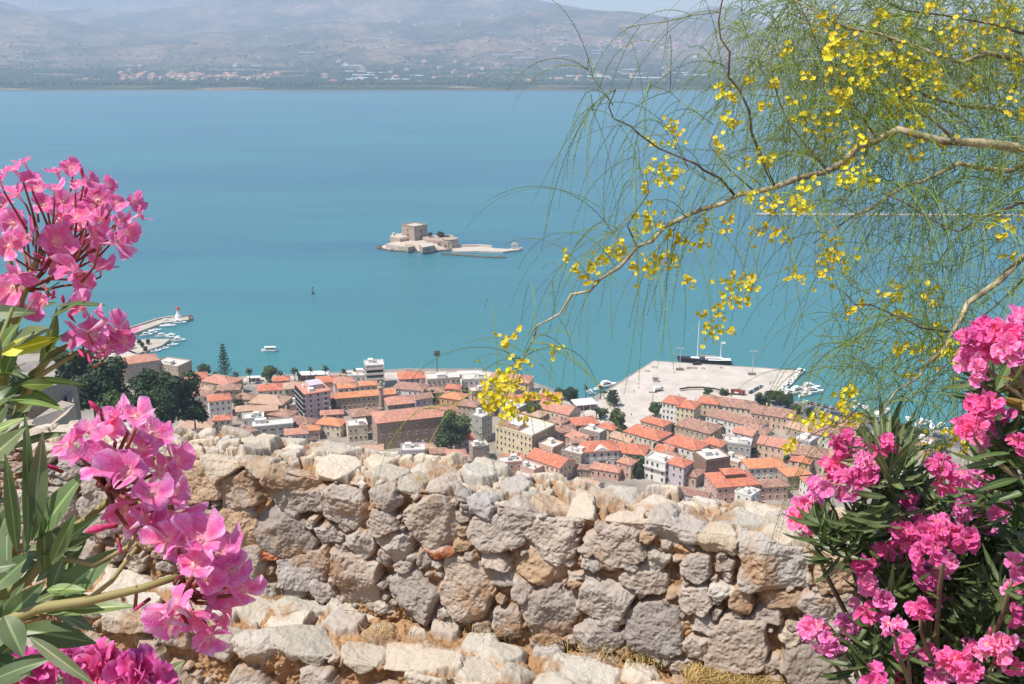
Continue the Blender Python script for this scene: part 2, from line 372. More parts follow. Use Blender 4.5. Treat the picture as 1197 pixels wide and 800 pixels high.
    tid = np.array([x[4] for x in allst] + [0]); sid = r.uniform(.82, 1.15, len(allst) + 1)
    tint = 1 + r.normal(0, .035, (len(allst) + 1, 1)) * np.array([1, .1, -1.])
    col = TON[tid[ID]] * sid[ID][..., None] * tint[ID]
    mc = np.array((.345, .205, .11)) * (1 + .35 * fbm(Ug * 5, Sg * 5 + 8, 4)[..., None])
    stain = np.clip(fbm(Ug * 3.2 + 11, Sg * 3.2 + seed, 5, .6) * 2.6 - .38, 0, .8)[..., None]
    stain = np.maximum(stain, np.clip(.42 - E / .03, 0, .42)[..., None])
    col = np.where(mor[..., None], mc, col * (1 - stain) + mc * stain)
    lich = np.clip(fbm(Ug * 14 + 5, Sg * 14, 4, .7) * 2.6 - .75, 0, .5)[..., None]
    col = col * (1 - lich) + np.array((.52, .49, .44)) * lich
    O, Z, NO, NZ = prof(Sg, Ug)
    o = O + Hh * NO; z = Z + Hh * NZ
    # broken crest: pull the top up and down
    P = np.stack([origin.x + WE.x*Ug + WN.x*o, origin.y + WE.y*Ug + WN.y*o, z], -1)
    return P.reshape(-1, 3), grid_quads(len(us), len(ss)), np.clip(col, 0, 1).reshape(-1, 3)
class Prof:
    """front face of height h with a little batter, rounded edge, top of depth d rising by rise, back face"""
    def __init__(self, z0, h, d, rise, back, rad=.07, wob=None, batter=.04, down=.15):
        self.z0, self.h, self.d, self.rise, self.back, self.rad, self.wob, self.batter = z0, h, d, rise, back, rad, wob, batter
        self.s0 = -down; self.s1 = h + d + back
    def slabs(self, s): return s > self.h - .03
    def __call__(self, s, u):
        h, d = self.h, self.d
        hv = self.wob(u) if self.wob else 0
        face = np.clip(s, None, h); top = np.clip(s - h, 0, d); bk = np.clip(s - h - d, 0, None)
        out = -self.batter * face / h - top
        z = self.z0 + face + hv * np.clip(face / h, 0, 1) ** 3 + self.rise * top - bk
        t = np.clip((s - h + self.rad) / (2 * self.rad), 0, 1); t = t*t*(3-2*t); t2 = np.clip((s - h - d + self.rad) / (2*self.rad), 0, 1)
        no = np.cos(t * math.pi / 2) - np.sin(t2 * math.pi / 2); nz = np.sin(t * math.pi / 2) * np.cos(t2 * math.pi / 2)
        cut = np.sin(t * math.pi) * .022 + np.sin(t2 * math.pi) * .03
        return out - cut * no, z - cut * np.abs(nz), no, nz
m_stone = mat('rubble_stone', (.93, .93, .93), .92, c2=(1.0, 1.0, 1.0), scale=6, bump=.55, bscale=70, spec=.2, attr=True)
# the big stones of the face: photo pixel centre, width, height, tone
ST = [(225,563,38,50,2),(274,576,52,36,0),(334,553,63,36,2),(337,583,67,33,0),(391,544,50,27,5),(400,590,54,52,3),(327,628,67,40,3),(274,620,57,33,2),(341,674,44,34,0),(287,657,45,45,0),(368,662,32,36,0),
 (450,551,44,20,5),(448,576,38,28,1),(445,606,34,28,1),(503,610,58,50,1),(483,560,25,28,5),(515,565,30,34,0),(559,581,38,34,0),(540,573,22,20,0),(605,588,40,37,0),(580,621,72,42,1),(644,626,58,56,1),(717,634,62,44,0),
 (731,600,44,28,1),(677,586,38,33,5),(640,578,40,20,2),(780,606,44,44,1),(460,633,48,27,1),(418,635,34,24,0),(575,655,38,20,1),(417,680,50,55,0),(480,693,62,36,1),(544,688,63,68,0),(630,667,60,27,2),
 (645,715,58,56,0),(594,725,38,34,0),(707,700,60,42,1),(752,680,58,28,1),(767,657,28,24,5),(701,743,52,32,0),(766,735,68,62,0),(805,607,48,44,1),(839,622,48,38,5),(904,652,84,68,1),(814,662,34,34,0),
 (982,668,64,52,2),(954,707,38,30,0),(988,706,32,28,0),(812,700,38,36,0),(817,757,38,28,1),(867,750,64,62,0),(927,747,38,20,5),(950,781,88,42,3),(840,690,30,18,5),(914,702,62,20,2),
 (512,643,34,16,4),(311,653,30,12,4),(690,660,26,18,1),(735,660,20,14,0),(610,690,24,30,0),(865,700,34,26,2),(240,612,44,34,0),(225,650,40,30,1),(1030,730,60,50,0),(1060,690,60,44,1),(1035,640,56,40,1),(1100,760,70,50,1),(1110,700,60,40,0),
 (160,560,50,40,1),(120,600,60,40,0),(170,620,44,34,2),(60,590,56,44,1),(250,542,44,24,5),(300,541,40,22,5),(560,552,40,18,5),(600,560,38,18,1),(700,612,20,16,0),(755,625,18,22,2)]
stones = []
for (x, y, w, h, t) in ST:
    u, s = wall_uv(x, y); ul, _ = wall_uv(x - w/2, y); ur, _ = wall_uv(x + w/2, y); _, s0 = wall_uv(x, y + h/2); _, s1 = wall_uv(x, y - h/2)
    stones.append([u, s, (ur - ul) / 2 * .94, abs(s1 - s0) / 2 * .94, t, random.uniform(.022, .05)])
HF = ZC - ZB; TD = .58
def crest(u):
    return .05 * fbm(u * 2.1 + 3, u * 0 + .7, 3) + np.interp(u, [-2.5, -1.2, -.5, .3, 1.2, 2.2, 3.4], [-.20, -.06, -.01, -.02, -.03, -.05, -.04])
pw = Prof(ZB, HF, TD, .02, 1.2, wob=crest)
fill = [(290, HF + .04, HF + TD + .05, .10, .19, (.3, .6), 5, (.005, .045)), (700, HF + .02, HF + TD + .1, .05, .11, (.4, .7), 5, (.004, .035)),
        (2000, 0, HF - .05, .05, .11, (.5, .85), None, (.008, .03)), (4200, 0, HF, .022, .055, (.5, .9), None, (.0, .03)), (1800, HF, HF + TD, .02, .05, (.5, .9), 5, (.0, .02)), (300, HF + TD, HF + TD + 1.2, .1, .2, (.5, .8), None, (.02, .05))]
V, Q, Cc = rubble('stone_wall', _A, -4.4, 6.2, .0058, pw, stones, fill, 5, m_stone)
wall = mesh_np('stone_wall', V, Q, m_stone, Cc, smooth=True)
tag(wall, 'low rubble stone wall with earth mortar and broken pale crest overlooking the town', 'stone wall')
# the lower ledge: a second, lower wall in front, its top is a strip of flat stones and dry earth
LO = _A + WN * .62; ZL = ZB - .0
LS = [(351,752,82,42,5),(291,750,42,46,1),(420,765,48,40,5),(490,765,86,42,5),(559,751,44,22,5),(589,762,48,22,5),(684,783,82,26,5),(748,784,42,24,5),(440,735,40,16,2),(400,725,50,18,1),(330,728,46,18,5),(250,742,50,34,1),(190,735,50,30,1),(700,764,44,14,2),(640,756,36,16,1),(520,735,36,12,1)]
def ledge_uv(px, py):
    p = gp(px, py, ZL); return ((p - LO).dot(WE), .9 - (p - LO).dot(WN))
lst = []
for (x, y, w, h, t) in LS:
    p = gp(x, y + h * .1, ZL); u = (p - LO).dot(WE); s = .9 - (p - LO).dot(WN)
    lst.append([u, s, w / F * 5.9 / 2 * 1.1, max(.09, h / F * 5.9 / 2 * 1.6), t, random.uniform(.01, .03)])
pl = Prof(ZL - .9, .9, 1.35, .0, .01, rad=.035, down=.5)
lfill = [(330, .80, .98, .13, .25, (.45, .6), 5, (.005, .025)), (160, 1.0, 1.5, .10, .2, (.45, .7), 5, (-.01, .012)), (560, -.4, .85, .10, .2, (.45, .8), None, (.03, .08)), (120, 1.0, 1.9, .06, .13, (.5, .9), 5, (.0, .025)), (500, -.4, 2.2, .02, .05, (.5, .9), None, (-.01, .015))]
V, Q, Cc = rubble('stone_ledge', LO, -4.4, 4.6, .0064, pl, lst, lfill, 11, m_stone)
led = mesh_np('stone_ledge', V, Q, m_stone, Cc, smooth=True)
tag(led, 'low ledge of flat slabs and dry earth along the foot of the rubble wall', 'stone ledge')
# ground under the ledge and the viewer's terrace
m_earth = mat('dry_earth', (.27, .18, .11), .95, c2=(.42, .31, .21), scale=2.2, bump=.6, bscale=30, contrast=(.35, .65))
gx = np.linspace(-7, 9, 120); gy = np.linspace(-4, 8.2, 130); GX, GY = np.meshgrid(gx, gy)
dist = (GX - _A.x) * WN.x + (GY - _A.y) * WN.y
Dn = np.clip(GY, -4, 9)
GZ = HC - 1.75 - 2.75 * np.clip((Dn - 1.2) / 2.4, 0, 1) ** 1.3 + fbm(GX * 1.3, GY * 1.3, 4) * .10
GZ = np.where(dist < -.5, HC - 5.6, GZ)
ng = mesh_np('near_ground', np.stack([GX, GY, GZ], -1).reshape(-1, 3), grid_quads(120, 130), m_earth, smooth=True); struct(ng)
# dry straw along the foot of the wall
def straw():
    v = []; q = []; c = []
    def blade(p, L, lean):
        o = len(v); w = .0022; d = Vector((lean.x, lean.y, 0)); sd = Vector((-d.y, d.x, 0)).normalized() * w if d.length > 1e-4 else Vector((w, 0, 0))
        a = p; b = p + Vector((0, 0, L * .55)) + d * L * .45; e = p + Vector((0, 0, L * .75)) + d * L
        for x in (a - sd, a + sd, b - sd, b + sd, e - sd * .2, e + sd * .2): v.append(tuple(x))
        q.extend([(o, o+1, o+3, o+2), (o+2, o+3, o+5, o+4)]); k = random.uniform(.7, 1.25); t = (.62*k, .44*k, .18*k) if random.random() < .9 else (.2, .24, .08)
        c.extend([t] * 6)
    tufts = [(545,722,.10),(600,735,.09),(575,728,.1),(520,718,.08),(480,708,.06),(700,765,.10),(690,750,.09),(740,772,.09),(760,776,.07),(640,745,.08),(490,700,.06),(355,690,.06),(420,705,.05),(560,735,.08),(660,752,.07),(610,742,.1),(670,742,.09),(450,742,.05)]
    for (x, y, L) in tufts:
        for _ in range(60):
            p = gp(x + random.gauss(0, 15), y + random.gauss(0, 5), ZL + .0); a = random.uniform(0, 6.28)
            blade(p, L * random.uniform(.6, 1.6), Vector((math.cos(a), math.sin(a), 0)) * random.uniform(.2, 1.1))
    for _ in range(2600):
        p = gp(random.uniform(800, 1010), random.uniform(782, 806), ZL + .0); a = random.uniform(0, 6.28)
        blade(p, random.uniform(.03, .1), Vector((math.cos(a), math.sin(a), 0)) * random.uniform(.5, 1.4))
    o = mesh_np('dry_grass', np.array(v), np.array(q), mat('straw', (.95, .95, .95), .8, var=.05, attr=True, trans=.3), np.array(c)); struct(o, 'stuff')
straw()
# ================================================================== THE TOWN
def m_wall(name, c): return mat('plaster_' + name, c, .9, var=.14, scale=.45, bump=.15, bscale=3)
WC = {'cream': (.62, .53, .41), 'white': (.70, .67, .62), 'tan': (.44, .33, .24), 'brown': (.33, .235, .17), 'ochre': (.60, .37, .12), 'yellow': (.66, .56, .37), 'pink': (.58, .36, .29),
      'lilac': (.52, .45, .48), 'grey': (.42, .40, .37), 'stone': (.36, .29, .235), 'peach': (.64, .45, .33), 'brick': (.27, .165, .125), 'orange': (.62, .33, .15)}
WM = {k: m_wall(k, v) for k, v in WC.items()}
def tile_mat(name, c, c2):
    m = mat('roof_tiles_' + name, c, .85, c2=c2, scale=.6, bump=.0, contrast=(.36, .62)); nt = m.node_tree; N = nt.nodes; L = nt.links
    tc = N.new('ShaderNodeTexCoord'); w = N.new('ShaderNodeTexWave'); w.inputs['Scale'].default_value = .8; w.inputs['Distortion'].default_value = .4; w.bands_direction = 'DIAGONAL'
    L.new(tc.outputs['Object'], w.inputs['Vector']); bp = N.new('ShaderNodeBump'); bp.inputs['Strength'].default_value = .5; bp.inputs['Distance'].default_value = .12
    L.new(w.outputs['Fac'], bp.inputs['Height']); L.new(bp.outputs[0], N['Principled BSDF'].inputs['Normal']); return m
RC = {'red': ((.40, .115, .065), (.60, .22, .135)), 'orange': ((.48, .165, .07), (.62, .285, .15)), 'pinkish': ((.38, .165, .11), (.56, .275, .20)), 'brown': ((.21, .115, .085), (.44, .25, .18)), 'tan': ((.40, .245, .165), (.52, .34, .24)), 'dark': ((.20, .105, .08), (.34, .19, .14))}
RM = {k: tile_mat(k, *v) for k, v in RC.items()}
m_ridge = mat('ridge_mortar', (.50, .33, .25), .9)
m_flat = mat('roof_screed', (.50, .46, .42), .9, c2=(.62, .58, .53), scale=.3)
m_shut = {'brown': mat('shutter_brown', (.065, .04, .028), .6, var=.1), 'green': mat('shutter_green', (.03, .055, .045), .6, var=.1), 'grey': mat('shutter_grey', (.10, .105, .115), .6, var=.1), 'blue': mat('shutter_blue', (.06, .09, .14), .6, var=.1)}
m_sur = mat('window_surround', (.66, .60, .52), .85, var=.08)
m_dark = mat('dark_opening', (.02, .018, .016), .8, var=.1)
m_metal = mat('painted_metal', (.45, .45, .44), .5, var=.1)
m_white = mat('white_paint', (.78, .77, .74), .6, var=.05)
_win = {}
def win_mesh(w, h, sh):
    k = (round(w, 2), round(h, 2), sh)
    if k not in _win:
        b = MB(); t = .16
        b.box((-w/2 - t/2, -.05, 0), (t, .16, h + 2*t), 0, 0); b.box((w/2 + t/2, -.05, 0), (t, .16, h + 2*t), 0, 0)
        b.box((0, -.05, h/2 + t/2), (w, .16, t), 0, 0); b.box((0, -.09, -h/2 - t/2), (w, .26, t), 0, 0)
        b.box((0, -.012, 0), (w, .05, h), 0, 1); b.box((-w*.26, -.05, 0), (w*.44, .06, h*.94), 0, 1); b.box((w*.26, -.05, 0), (w*.44, .06, h*.94), 0, 1)
        me_o = b.build('window', [m_sur, m_shut[sh]]); _win[k] = me_o.data; bpy.data.objects.remove(me_o)
    return _win[k]
def hip_roof(b, L, W, z, rh, o=.55, th=.22, m=0, hip=1.0):
    l, w = L/2 + o, W/2 + o; rl = max(l - w * hip, 0.01) if L >= W else .01; rw = 0
    if L < W: rw = max(w - l * hip, .01)
    e0 = [(-l,-w,z-th),(l,-w,z-th),(l,w,z-th),(-l,w,z-th)]; e1 = [(x, y, z) for x, y, _ in e0]
    r = [(-rl, -rw, z + rh), (rl, rw, z + rh)] if L >= W else [(0, -rw, z + rh), (0, rw, z + rh)]
    vs = e0 + e1 + r
    fs = [(3,2,1,0),(0,1,5,4),(1,2,6,5),(2,3,7,6),(3,0,4,7)]
    fs += [(4,5,9,8),(5,6,9),(6,7,8,9),(7,4,8)] if L >= W else [(4,5,8),(5,6,9,8),(6,7,9),(7,4,8,9)]
    b.add(vs, fs, m)
    for a, c in ((4,8),(7,8),(5,9),(6,9)) if L >= W else ((4,8),(5,8),(6,9),(7,9)):
        b.tube([vs[a], vs[c]], .13, 4, 1)
    b.tube([vs[8], vs[9]], .16, 4, 1)
def gable_roof(b, L, W, z, rh, o=.5, th=.22, m=0):
    l, w = L/2 + o, W/2 + o; k = rh / (W/2); ze = z - o * k
    for s in (-1, 1):
        vs = [(-l, s*w, ze), (l, s*w, ze), (l, 0, z + rh), (-l, 0, z + rh)]; vs += [(x, y, q + th) for x, y, q in vs]
        b.add(vs, [(0,1,2,3),(7,6,5,4),(0,4,5,1),(1,5,6,2),(3,2,6,7),(0,3,7,4)], m)
    b.tube([(-l, 0, z + rh + th), (l, 0, z + rh + th)], .16, 4, 1)
    for s in (-1, 1): b.tube([(s*l, -w, ze + th), (s*l, 0, z + rh + th), (s*l, w, ze + th)], .12, 4, 1)
def facing(pos, rz, nx, ny):
    c, s = math.cos(rz), math.sin(rz); n = Vector((nx*c - ny*s, nx*s + ny*c)); return n.dot(Vector((CAMP.x - pos.x, CAMP.y - pos.y)).normalized())
def house(label, px, py, L, W, H, rot, roof='hip', wall='cream', rc='red', rh=None, shut='brown', win=True, wsize=(1.0, 1.6), sp=3.0, skip=(), chim=1, name='house', cat='house', floors=None, base=0, group='houses of the old town below the wall'):
    """px, py: the photo pixel where the middle of the roof stands at eave height"""
    rz = math.radians(rot); rh = rh if rh is not None else (min(L, W) * .5 * .42 if roof in ('hip', 'gable') else 0)
    p = gp(px, py, ZT + base + H + rh * .4); pos = Vector((p.x, p.y, ZT + base))
    t = thing(name, label, cat, pos, rz, group)
    b = MB()
    if roof == 'gable':
        l, w = L/2, W/2
        vs = [(-l,-w,-1-base),(l,-w,-1-base),(l,w,-1-base),(-l,w,-1-base),(-l,-w,H),(l,-w,H),(l,w,H),(-l,w,H),(-l,0,H+rh),(l,0,H+rh)]
        b.add(vs, [(0,1,5,4),(1,2,6,9,5),(2,3,7,6),(3,0,4,8,7),(3,2,1,0)])
    else: b.box((0, 0, (H - 1 - base) / 2), (L, W, H + 1 + base))
    if H > 7 and wall not in ('brown', 'stone', 'brick'):
        for z in [H - .45] + ([H * .5] if H > 9 else []): b.box((0, 0, z), (L + .16, W + .16, .22))
    b.build('wall', WM[wall], t)
    rb = MB()
    if roof == 'hip': hip_roof(rb, L, W, H, rh)
    elif roof == 'gable': gable_roof(rb, L, W, H, rh)
    else:
        rb.box((0, 0, H + .08), (L + .3, W + .3, .16), 0, 0)
        for s in (-1, 1):
            rb.box((0, s*(W/2 + .02), H + .56), (L + .34, .26, .8), 0, 1); rb.box((s*(L/2 + .02), 0, H + .56), (.26, W - .22, .8), 0, 1)
    ro = rb.build('roof', [RM[rc], m_ridge] if roof != 'flat' else [m_flat, WM[wall]], t)
    rg = random.Random(int(px * 7 + py * 13))
    for k in range(chim):
        cx, cy = rg.uniform(-.32, .32) * L, rg.uniform(-.15, .3) * W
        cb = MB(); z0 = H; z1 = H + (rh * .8 if roof != 'flat' else .4) + 1.2
        cb.box((cx, cy, (z0 + z1)/2), (.75, .75, z1 - z0)); cb.box((cx, cy, z1 + .08), (.95, .95, .16)); cb.box((cx, cy, z1 + .3), (.5, .5, .3))
        cb.build('chimney', WM['cream' if rg.random() < .5 else 'peach'], ro)
    if roof == 'flat':
        for k in range(2):
            cx, cy = rg.uniform(-.3, .3) * L, rg.uniform(-.25, .25) * W; sb = MB()
            if k == 0: sb.box((cx, cy, H + 1.3), (L * .26, W * .3, 2.3)); sb.box((cx, cy, H + 2.5), (L * .28, W * .33, .16)); sb.build('stair_head', WM['white'], ro)
            else: sb.tube([(cx - .8, cy, H + 1.5), (cx + .8, cy, H + 1.5)], .45, 10); sb.box((cx, cy, H + .7), (1.5, .5, 1.2)); sb.build('water_tank', m_metal, ro)
    if win:
        nf = floors or max(1, int(H / 3.3)); fh = H / nf
        for (nx, ny, wid, off) in ((0, -1, L, W/2), (-1, 0, W, L/2), (1, 0, W, L/2), (0, 1, L, W/2)):
            if (nx, ny) in skip or facing(pos, rz, nx, ny) < .12: continue
            n = max(1, int(wid / sp)); a = math.atan2(ny, nx) + math.pi / 2
            for f in range(nf):
                for k in range(n):
                    if rg.random() < .07: continue
                    q = (k + .5) / n * wid - wid/2
                    hgt = wsize[1] * (1.25 if f == 0 and k % 3 == 1 else 1)
                    o = link('window', win_mesh(wsize[0], min(hgt, fh - .7), shut), t, ((nx*off + (-ny)*q), (ny*off + nx*q), fh * (f + .5)), a)
    return t
def add_part(t, name, b, m): return b.build(name, m, t)
G2 = 'houses of the old town below the wall'
# --- west end, below the dark trees
house('brown three storey stone building with a pink tiled roof beside the small boat harbour', 163, 418, 22, 15, 13, 28, 'hip', 'stone', 'pinkish', shut='grey')
house('long stone building with a pale flat roof at the end of the promenade', 201, 424, 21, 14, 9, -22, 'flat', 'tan', shut='grey', chim=0)
house('small brown house with a faded red roof between dark trees and the stone building', 146, 434, 12, 8, 6, 24, 'hip', 'stone', 'red')
house('house with a bright red roof beside the twin dark trees', 228, 438, 15, 12, 8, 20, 'hip', 'peach', 'red')
house('wide ochre brown house with arched windows below the tall tiered conifer', 259, 442, 22, 14, 9, -24, 'hip', 'tan', 'pinkish')
house('white cube house carrying a small red roof, beside the twin dark trees', 256, 463, 13, 11, 11, 20, 'hip', 'white', 'red', shut='grey')
house('low house with a broad faded orange roof just above the wall crest', 229, 494, 19, 12, 6, 5, 'hip', 'peach', 'tan')
house('little house with a red roof and pale walls below the white cube house', 260, 487, 10, 8, 7, 12, 'hip', 'cream', 'red')
house('low house with a clean red roof behind the round waterfront tree', 316, 451, 15, 12, 7, 14, 'hip', 'white', 'red')
house('tall cream house with a tan roof wedged behind the balconied hotel', 345, 449, 14, 11, 11, 14, 'hip', 'cream', 'tan')
house('house with a wide brown hipped roof in front of the promenade palms', 316, 465, 21, 15, 8, -12, 'hip', 'cream', 'tan')
house('small plain house with a weathered brown roof near the grey green shrub', 287, 462, 11, 10, 6, -10, 'hip', 'tan', 'brown')
house('ochre yellow house with a terracotta roof above the concrete terrace', 311, 476, 13, 9, 8, 12, 'gable', 'ochre', 'tan')
house('low house with a mottled brown roof left of the hotel foot', 331, 481, 14, 11, 6, -20, 'hip', 'peach', 'brown')
house('low shed with a dark brown roof at the foot of the hotel', 352, 490, 17, 11, 5, -25, 'hip', 'brown', 'dark')
house('low concrete building with a flat roof terrace just above the wall crest', 318, 495, 23, 10, 8, 15, 'flat', 'grey', shut='grey', sp=4, wsize=(2.6, 1.7), chim=0)
house('small house with an orange roof peeping over the wall crest by the hotel', 362, 499, 11, 8, 6, 10, 'hip', 'peach', 'orange')
house('cream house with a bright orange hipped roof in front of the hotel', 388, 491, 15, 11, 7, -16, 'hip', 'cream', 'orange')
house('narrow house with a low salmon roof beside the hotel', 388, 481, 13, 7, 7, 10, 'hip', 'pink', 'pinkish')
house('long house with a vivid orange roof beyond the old minaret', 427, 459, 36, 9, 8, 14, 'gable', 'tan', 'orange')
house('house with two tone red roof near the white waterfront terraces', 381, 442, 13, 11, 8, 8, 'hip', 'pink', 'red')
house('red roofed house with a white chimney stack behind the long orange roof', 401, 443, 13, 11, 8, 20, 'hip', 'white', 'pinkish', chim=3)
house('low white waterfront building with stepped flat terraces', 419, 437, 17, 11, 7, 6, 'flat', 'white', shut='grey')
t = house('white modern waterfront block with stacked dark balconies', 437, 425, 12, 11, 15, 12, 'flat', 'white', shut='grey', win=False, chim=0, name='apartment_building', cat='building')
for f in range(4):
    b = MB(); b.box((0, -6.2, 2.6 + f * 3.6), (12.6, 1.6, .25)); b.box((0, -6.95, 3.2 + f * 3.6), (12.6, .1, .9)); b.build('balcony', WM['white'], t)
    b = MB(); b.box((0, -5.46, 4.1 + f * 3.5), (10.5, .1, 2.0)); b.build('window', m_dark, t)
    b = MB(); b.box((-6.05, 0, 4.1 + f * 3.5), (.1, 8, 1.9)); b.build('window', m_dark, t)
house('pale lilac house with a red hipped roof on the waterfront by the tall palm', 481, 437, 17, 13, 10, 10, 'hip', 'lilac', 'red')
house('white walled house with a wide brown roof in front of the lilac one', 480, 450, 20, 12, 9, -15, 'hip', 'white', 'brown')
house('cream building with a white flat roof under the tall waterfront palm', 517, 440, 21, 12, 11, 12, 'flat', 'cream', shut='green', chim=2)
house('yellow house with a small red roof behind the long orange roof', 430, 447, 11, 8, 8, 10, 'hip', 'yellow', 'orange')
# --- the big stone building and its surroundings
t = house('large brown two storey stone building with a long pink red roof', 484, 481, 45, 17, 16, 17, 'hip', 'brown', 'pinkish', name='stone_building', cat='building', floors=3, sp=4.6, shut='grey', chim=0)
house('pyramid roofed wing standing behind the large brown stone building', 467, 466, 16, 13, 14, 17, 'hip', 'stone', 'pinkish', chim=0)
house('house with a mottled brown roof at the foot of the old minaret', 426, 480, 16, 12, 10, 17, 'hip', 'tan', 'brown')
house('orange walled house with a red roof right of the large brown building', 531, 461, 14, 11, 9, -22, 'hip', 'orange', 'orange')
house('tiny house with a rosy red roof behind the orange walled one', 530, 451, 9, 8, 9, -10, 'hip', 'pink', 'red')
house('ornate pale house with tall dark windows just above the wall crest', 417, 495, 11, 10, 9, 15, 'flat', 'cream', shut='brown', sp=2.4)
house('brown apartment house half hidden behind the leafy courtyard tree', 549, 470, 12, 10, 10, -20, 'hip', 'tan', 'brown')
house('white low waterfront building left of the yellow hanging blossoms', 556, 441, 17, 11, 8, 8, 'flat', 'white', shut='grey', chim=2)
house('wide waterfront house with a broad red roof behind the yellow hanging blossoms', 597, 440, 27, 14, 9, -14, 'hip', 'peach', 'pinkish')
house('long red roofed block behind the gabled house and the courtyard tree', 624, 463, 33, 10, 10, 10, 'gable', 'tan', 'red')
house('gabled cream house with a pink roof edged in white', 653, 475, 22, 13, 9, -36, 'gable', 'cream', 'pinkish')
house('house with a bright red roof over a dark open loggia', 683, 490, 14, 12, 8, 15, 'hip', 'tan', 'red', sp=2.5, wsize=(1.9, 1.8))
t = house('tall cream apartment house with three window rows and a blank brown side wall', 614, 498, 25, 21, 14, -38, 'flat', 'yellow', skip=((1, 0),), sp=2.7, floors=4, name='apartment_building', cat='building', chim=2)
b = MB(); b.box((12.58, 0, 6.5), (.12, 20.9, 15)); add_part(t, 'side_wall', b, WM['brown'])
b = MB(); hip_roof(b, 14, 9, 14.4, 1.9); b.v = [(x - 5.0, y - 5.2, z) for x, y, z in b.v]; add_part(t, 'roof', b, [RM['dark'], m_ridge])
house('narrow grey block covered with balconies beside the leafy courtyard tree', 562, 485, 9, 9, 15, -38, 'flat', 'grey', shut='grey', sp=2.2, name='apartment_building', cat='building')
house('low house behind the cream apartments with a flat grey roof', 600, 474, 13, 9, 9, -35, 'flat', 'grey', chim=2)
house('house with a large plain red gable roof right behind the wall crest', 644, 534, 22, 13, 8, -42, 'gable', 'peach', 'red', chim=2)
t = house('white neoclassical mansion with a low pediment and red hipped roof', 700, 519, 19, 14, 9.5, 8, 'hip', 'white', 'red', shut='grey', sp=3.4, wsize=(1.2, 1.9), name='mansion', cat='house')
b = MB(); l = 4.6
b.add([(-l, -7.3, 9.5), (l, -7.3, 9.5), (0, -7.3, 11.6), (-l, -3.2, 9.5), (l, -3.2, 9.5), (0, -3.2, 11.6)], [(0,1,2),(3,5,4),(0,2,5,3),(1,4,5,2),(0,3,4,1)]); add_part(t, 'pediment', b, WM['white'])
b = MB(); b.box((0, -7.7, 4.4), (3.6, 1.2, .2)); b.box((0, -8.28, 4.9), (3.6, .06, .9)); add_part(t, 'balcony', b, WM['grey'])
t = house('red roofed house with a dark arched front in the shade of garden trees', 738, 522, 17, 14, 8, -18, 'hip', 'grey', 'red', shut='blue')
house('narrow white house squeezed left of the neoclassical mansion', 676, 513, 8, 8, 10, 8, 'hip', 'white', 'brown')
house('long cream house with two rows of dark windows and a red roof', 757, 503, 22, 14, 9, -40, 'hip', 'cream', 'red', shut='brown')
house('red roofed house directly behind the long cream house with window rows', 767, 491, 15, 9, 9, -40, 'hip', 'peach', 'red')
t = house('small white house with a front balcony and tall dark shutters', 771, 536, 12, 9, 11, -38, 'flat', 'white', shut='green', sp=2.8, wsize=(1.1, 2.0), floors=3)
b = MB(); b.box((0, -5.2, 7.2), (12.4, 1.3, .2)); b.box((0, -5.82, 7.7), (12.4, .06, .9)); add_part(t, 'balcony', b, WM['white'])
house('white walled house with a rusty red roof touching the balconied white house', 794, 538, 11, 10, 11, -38, 'hip', 'lilac', 'red')
house('low house with a brick red roof in front of the mansion', 709, 545, 15, 8, 5, -22, 'hip', 'pink', 'pinkish')
house('shed with a rusty roof between the mansion and the wall crest', 681, 545, 9, 6, 4, -10, 'gable', 'brown', 'brown', chim=0)
# --- the east side below the quay
house('white neoclassical row house with a red roof facing the quay', 788, 466, 10, 13, 11, -28, 'hip', 'white', 'red', shut='green', sp=2.5)
house('cream neoclassical row house next to the white one facing the quay', 805, 471, 11, 13, 10, -28, 'hip', 'yellow', 'red', shut='green', sp=2.5)
house('broad block with a faded brown roof behind the red fire truck', 850, 468, 32, 14, 7, -24, 'hip', 'cream', 'brown')
house('house with a clean bright red roof beside the cream row house', 829, 467, 12, 10, 8, -20, 'hip', 'peach', 'red')
house('long white walled house with a row of dark windows and mottled brown roof', 862, 487, 33, 13, 8, -38, 'hip', 'white', 'brown', shut='grey', sp=2.6, floors=2)
house('house with a long red brown roof beside the palm grove', 905, 480, 24, 13, 8, -26, 'gable', 'peach', 'brown', chim=3)
house('house with a wide flat looking brown roof among the red ones', 817, 495, 22, 15, 8, -38, 'hip', 'tan', 'brown')
house('house with a vivid coral red hipped roof in the middle of the quarter', 803, 515, 20, 14, 9, -40, 'hip', 'white', 'red')
house('smaller coral red roofed house beside the vivid hipped one', 836, 515, 11, 9, 9, -38, 'hip', 'cream', 'red')
house('bare brown brick building with blank shaded walls', 832, 532, 14, 13, 11, 20, 'flat', 'brick', win=False, chim=0, name='brick_building', cat='building')
house('terraced grey house with roof awnings beside the brick building', 862, 516, 15, 10, 9, -18, 'flat', 'grey', shut='grey', chim=2)
t = house('large salmon pink hall with a raised clerestory roof just above the wall crest', 856, 557, 22, 17, 9, 10, 'hip', 'pink', 'red', shut='brown', chim=0, rh=3.0, name='market_hall', cat='building')
b = MB(); b.box((0, 0, 11.6), (9.5, 6, 2.6)); add_part(t, 'clerestory', b, WM['brick'])
b = MB(); hip_roof(b, 10, 6.6, 13.0, 1.7); add_part(t, 'roof', b, [RM['red'], m_ridge])
house('white walled house with an orange red roof and a long white awning', 893, 539, 20, 12, 8, 8, 'hip', 'white', 'orange', shut='grey')
house('house with a faded brick red roof in the middle rows', 911, 516, 20, 12, 8, -30, 'gable', 'peach', 'pinkish')
house('small pink house with three dark windows at the wall crest', 901, 563, 15, 9, 7, 8, 'hip', 'pink', 'brown', sp=3.4)
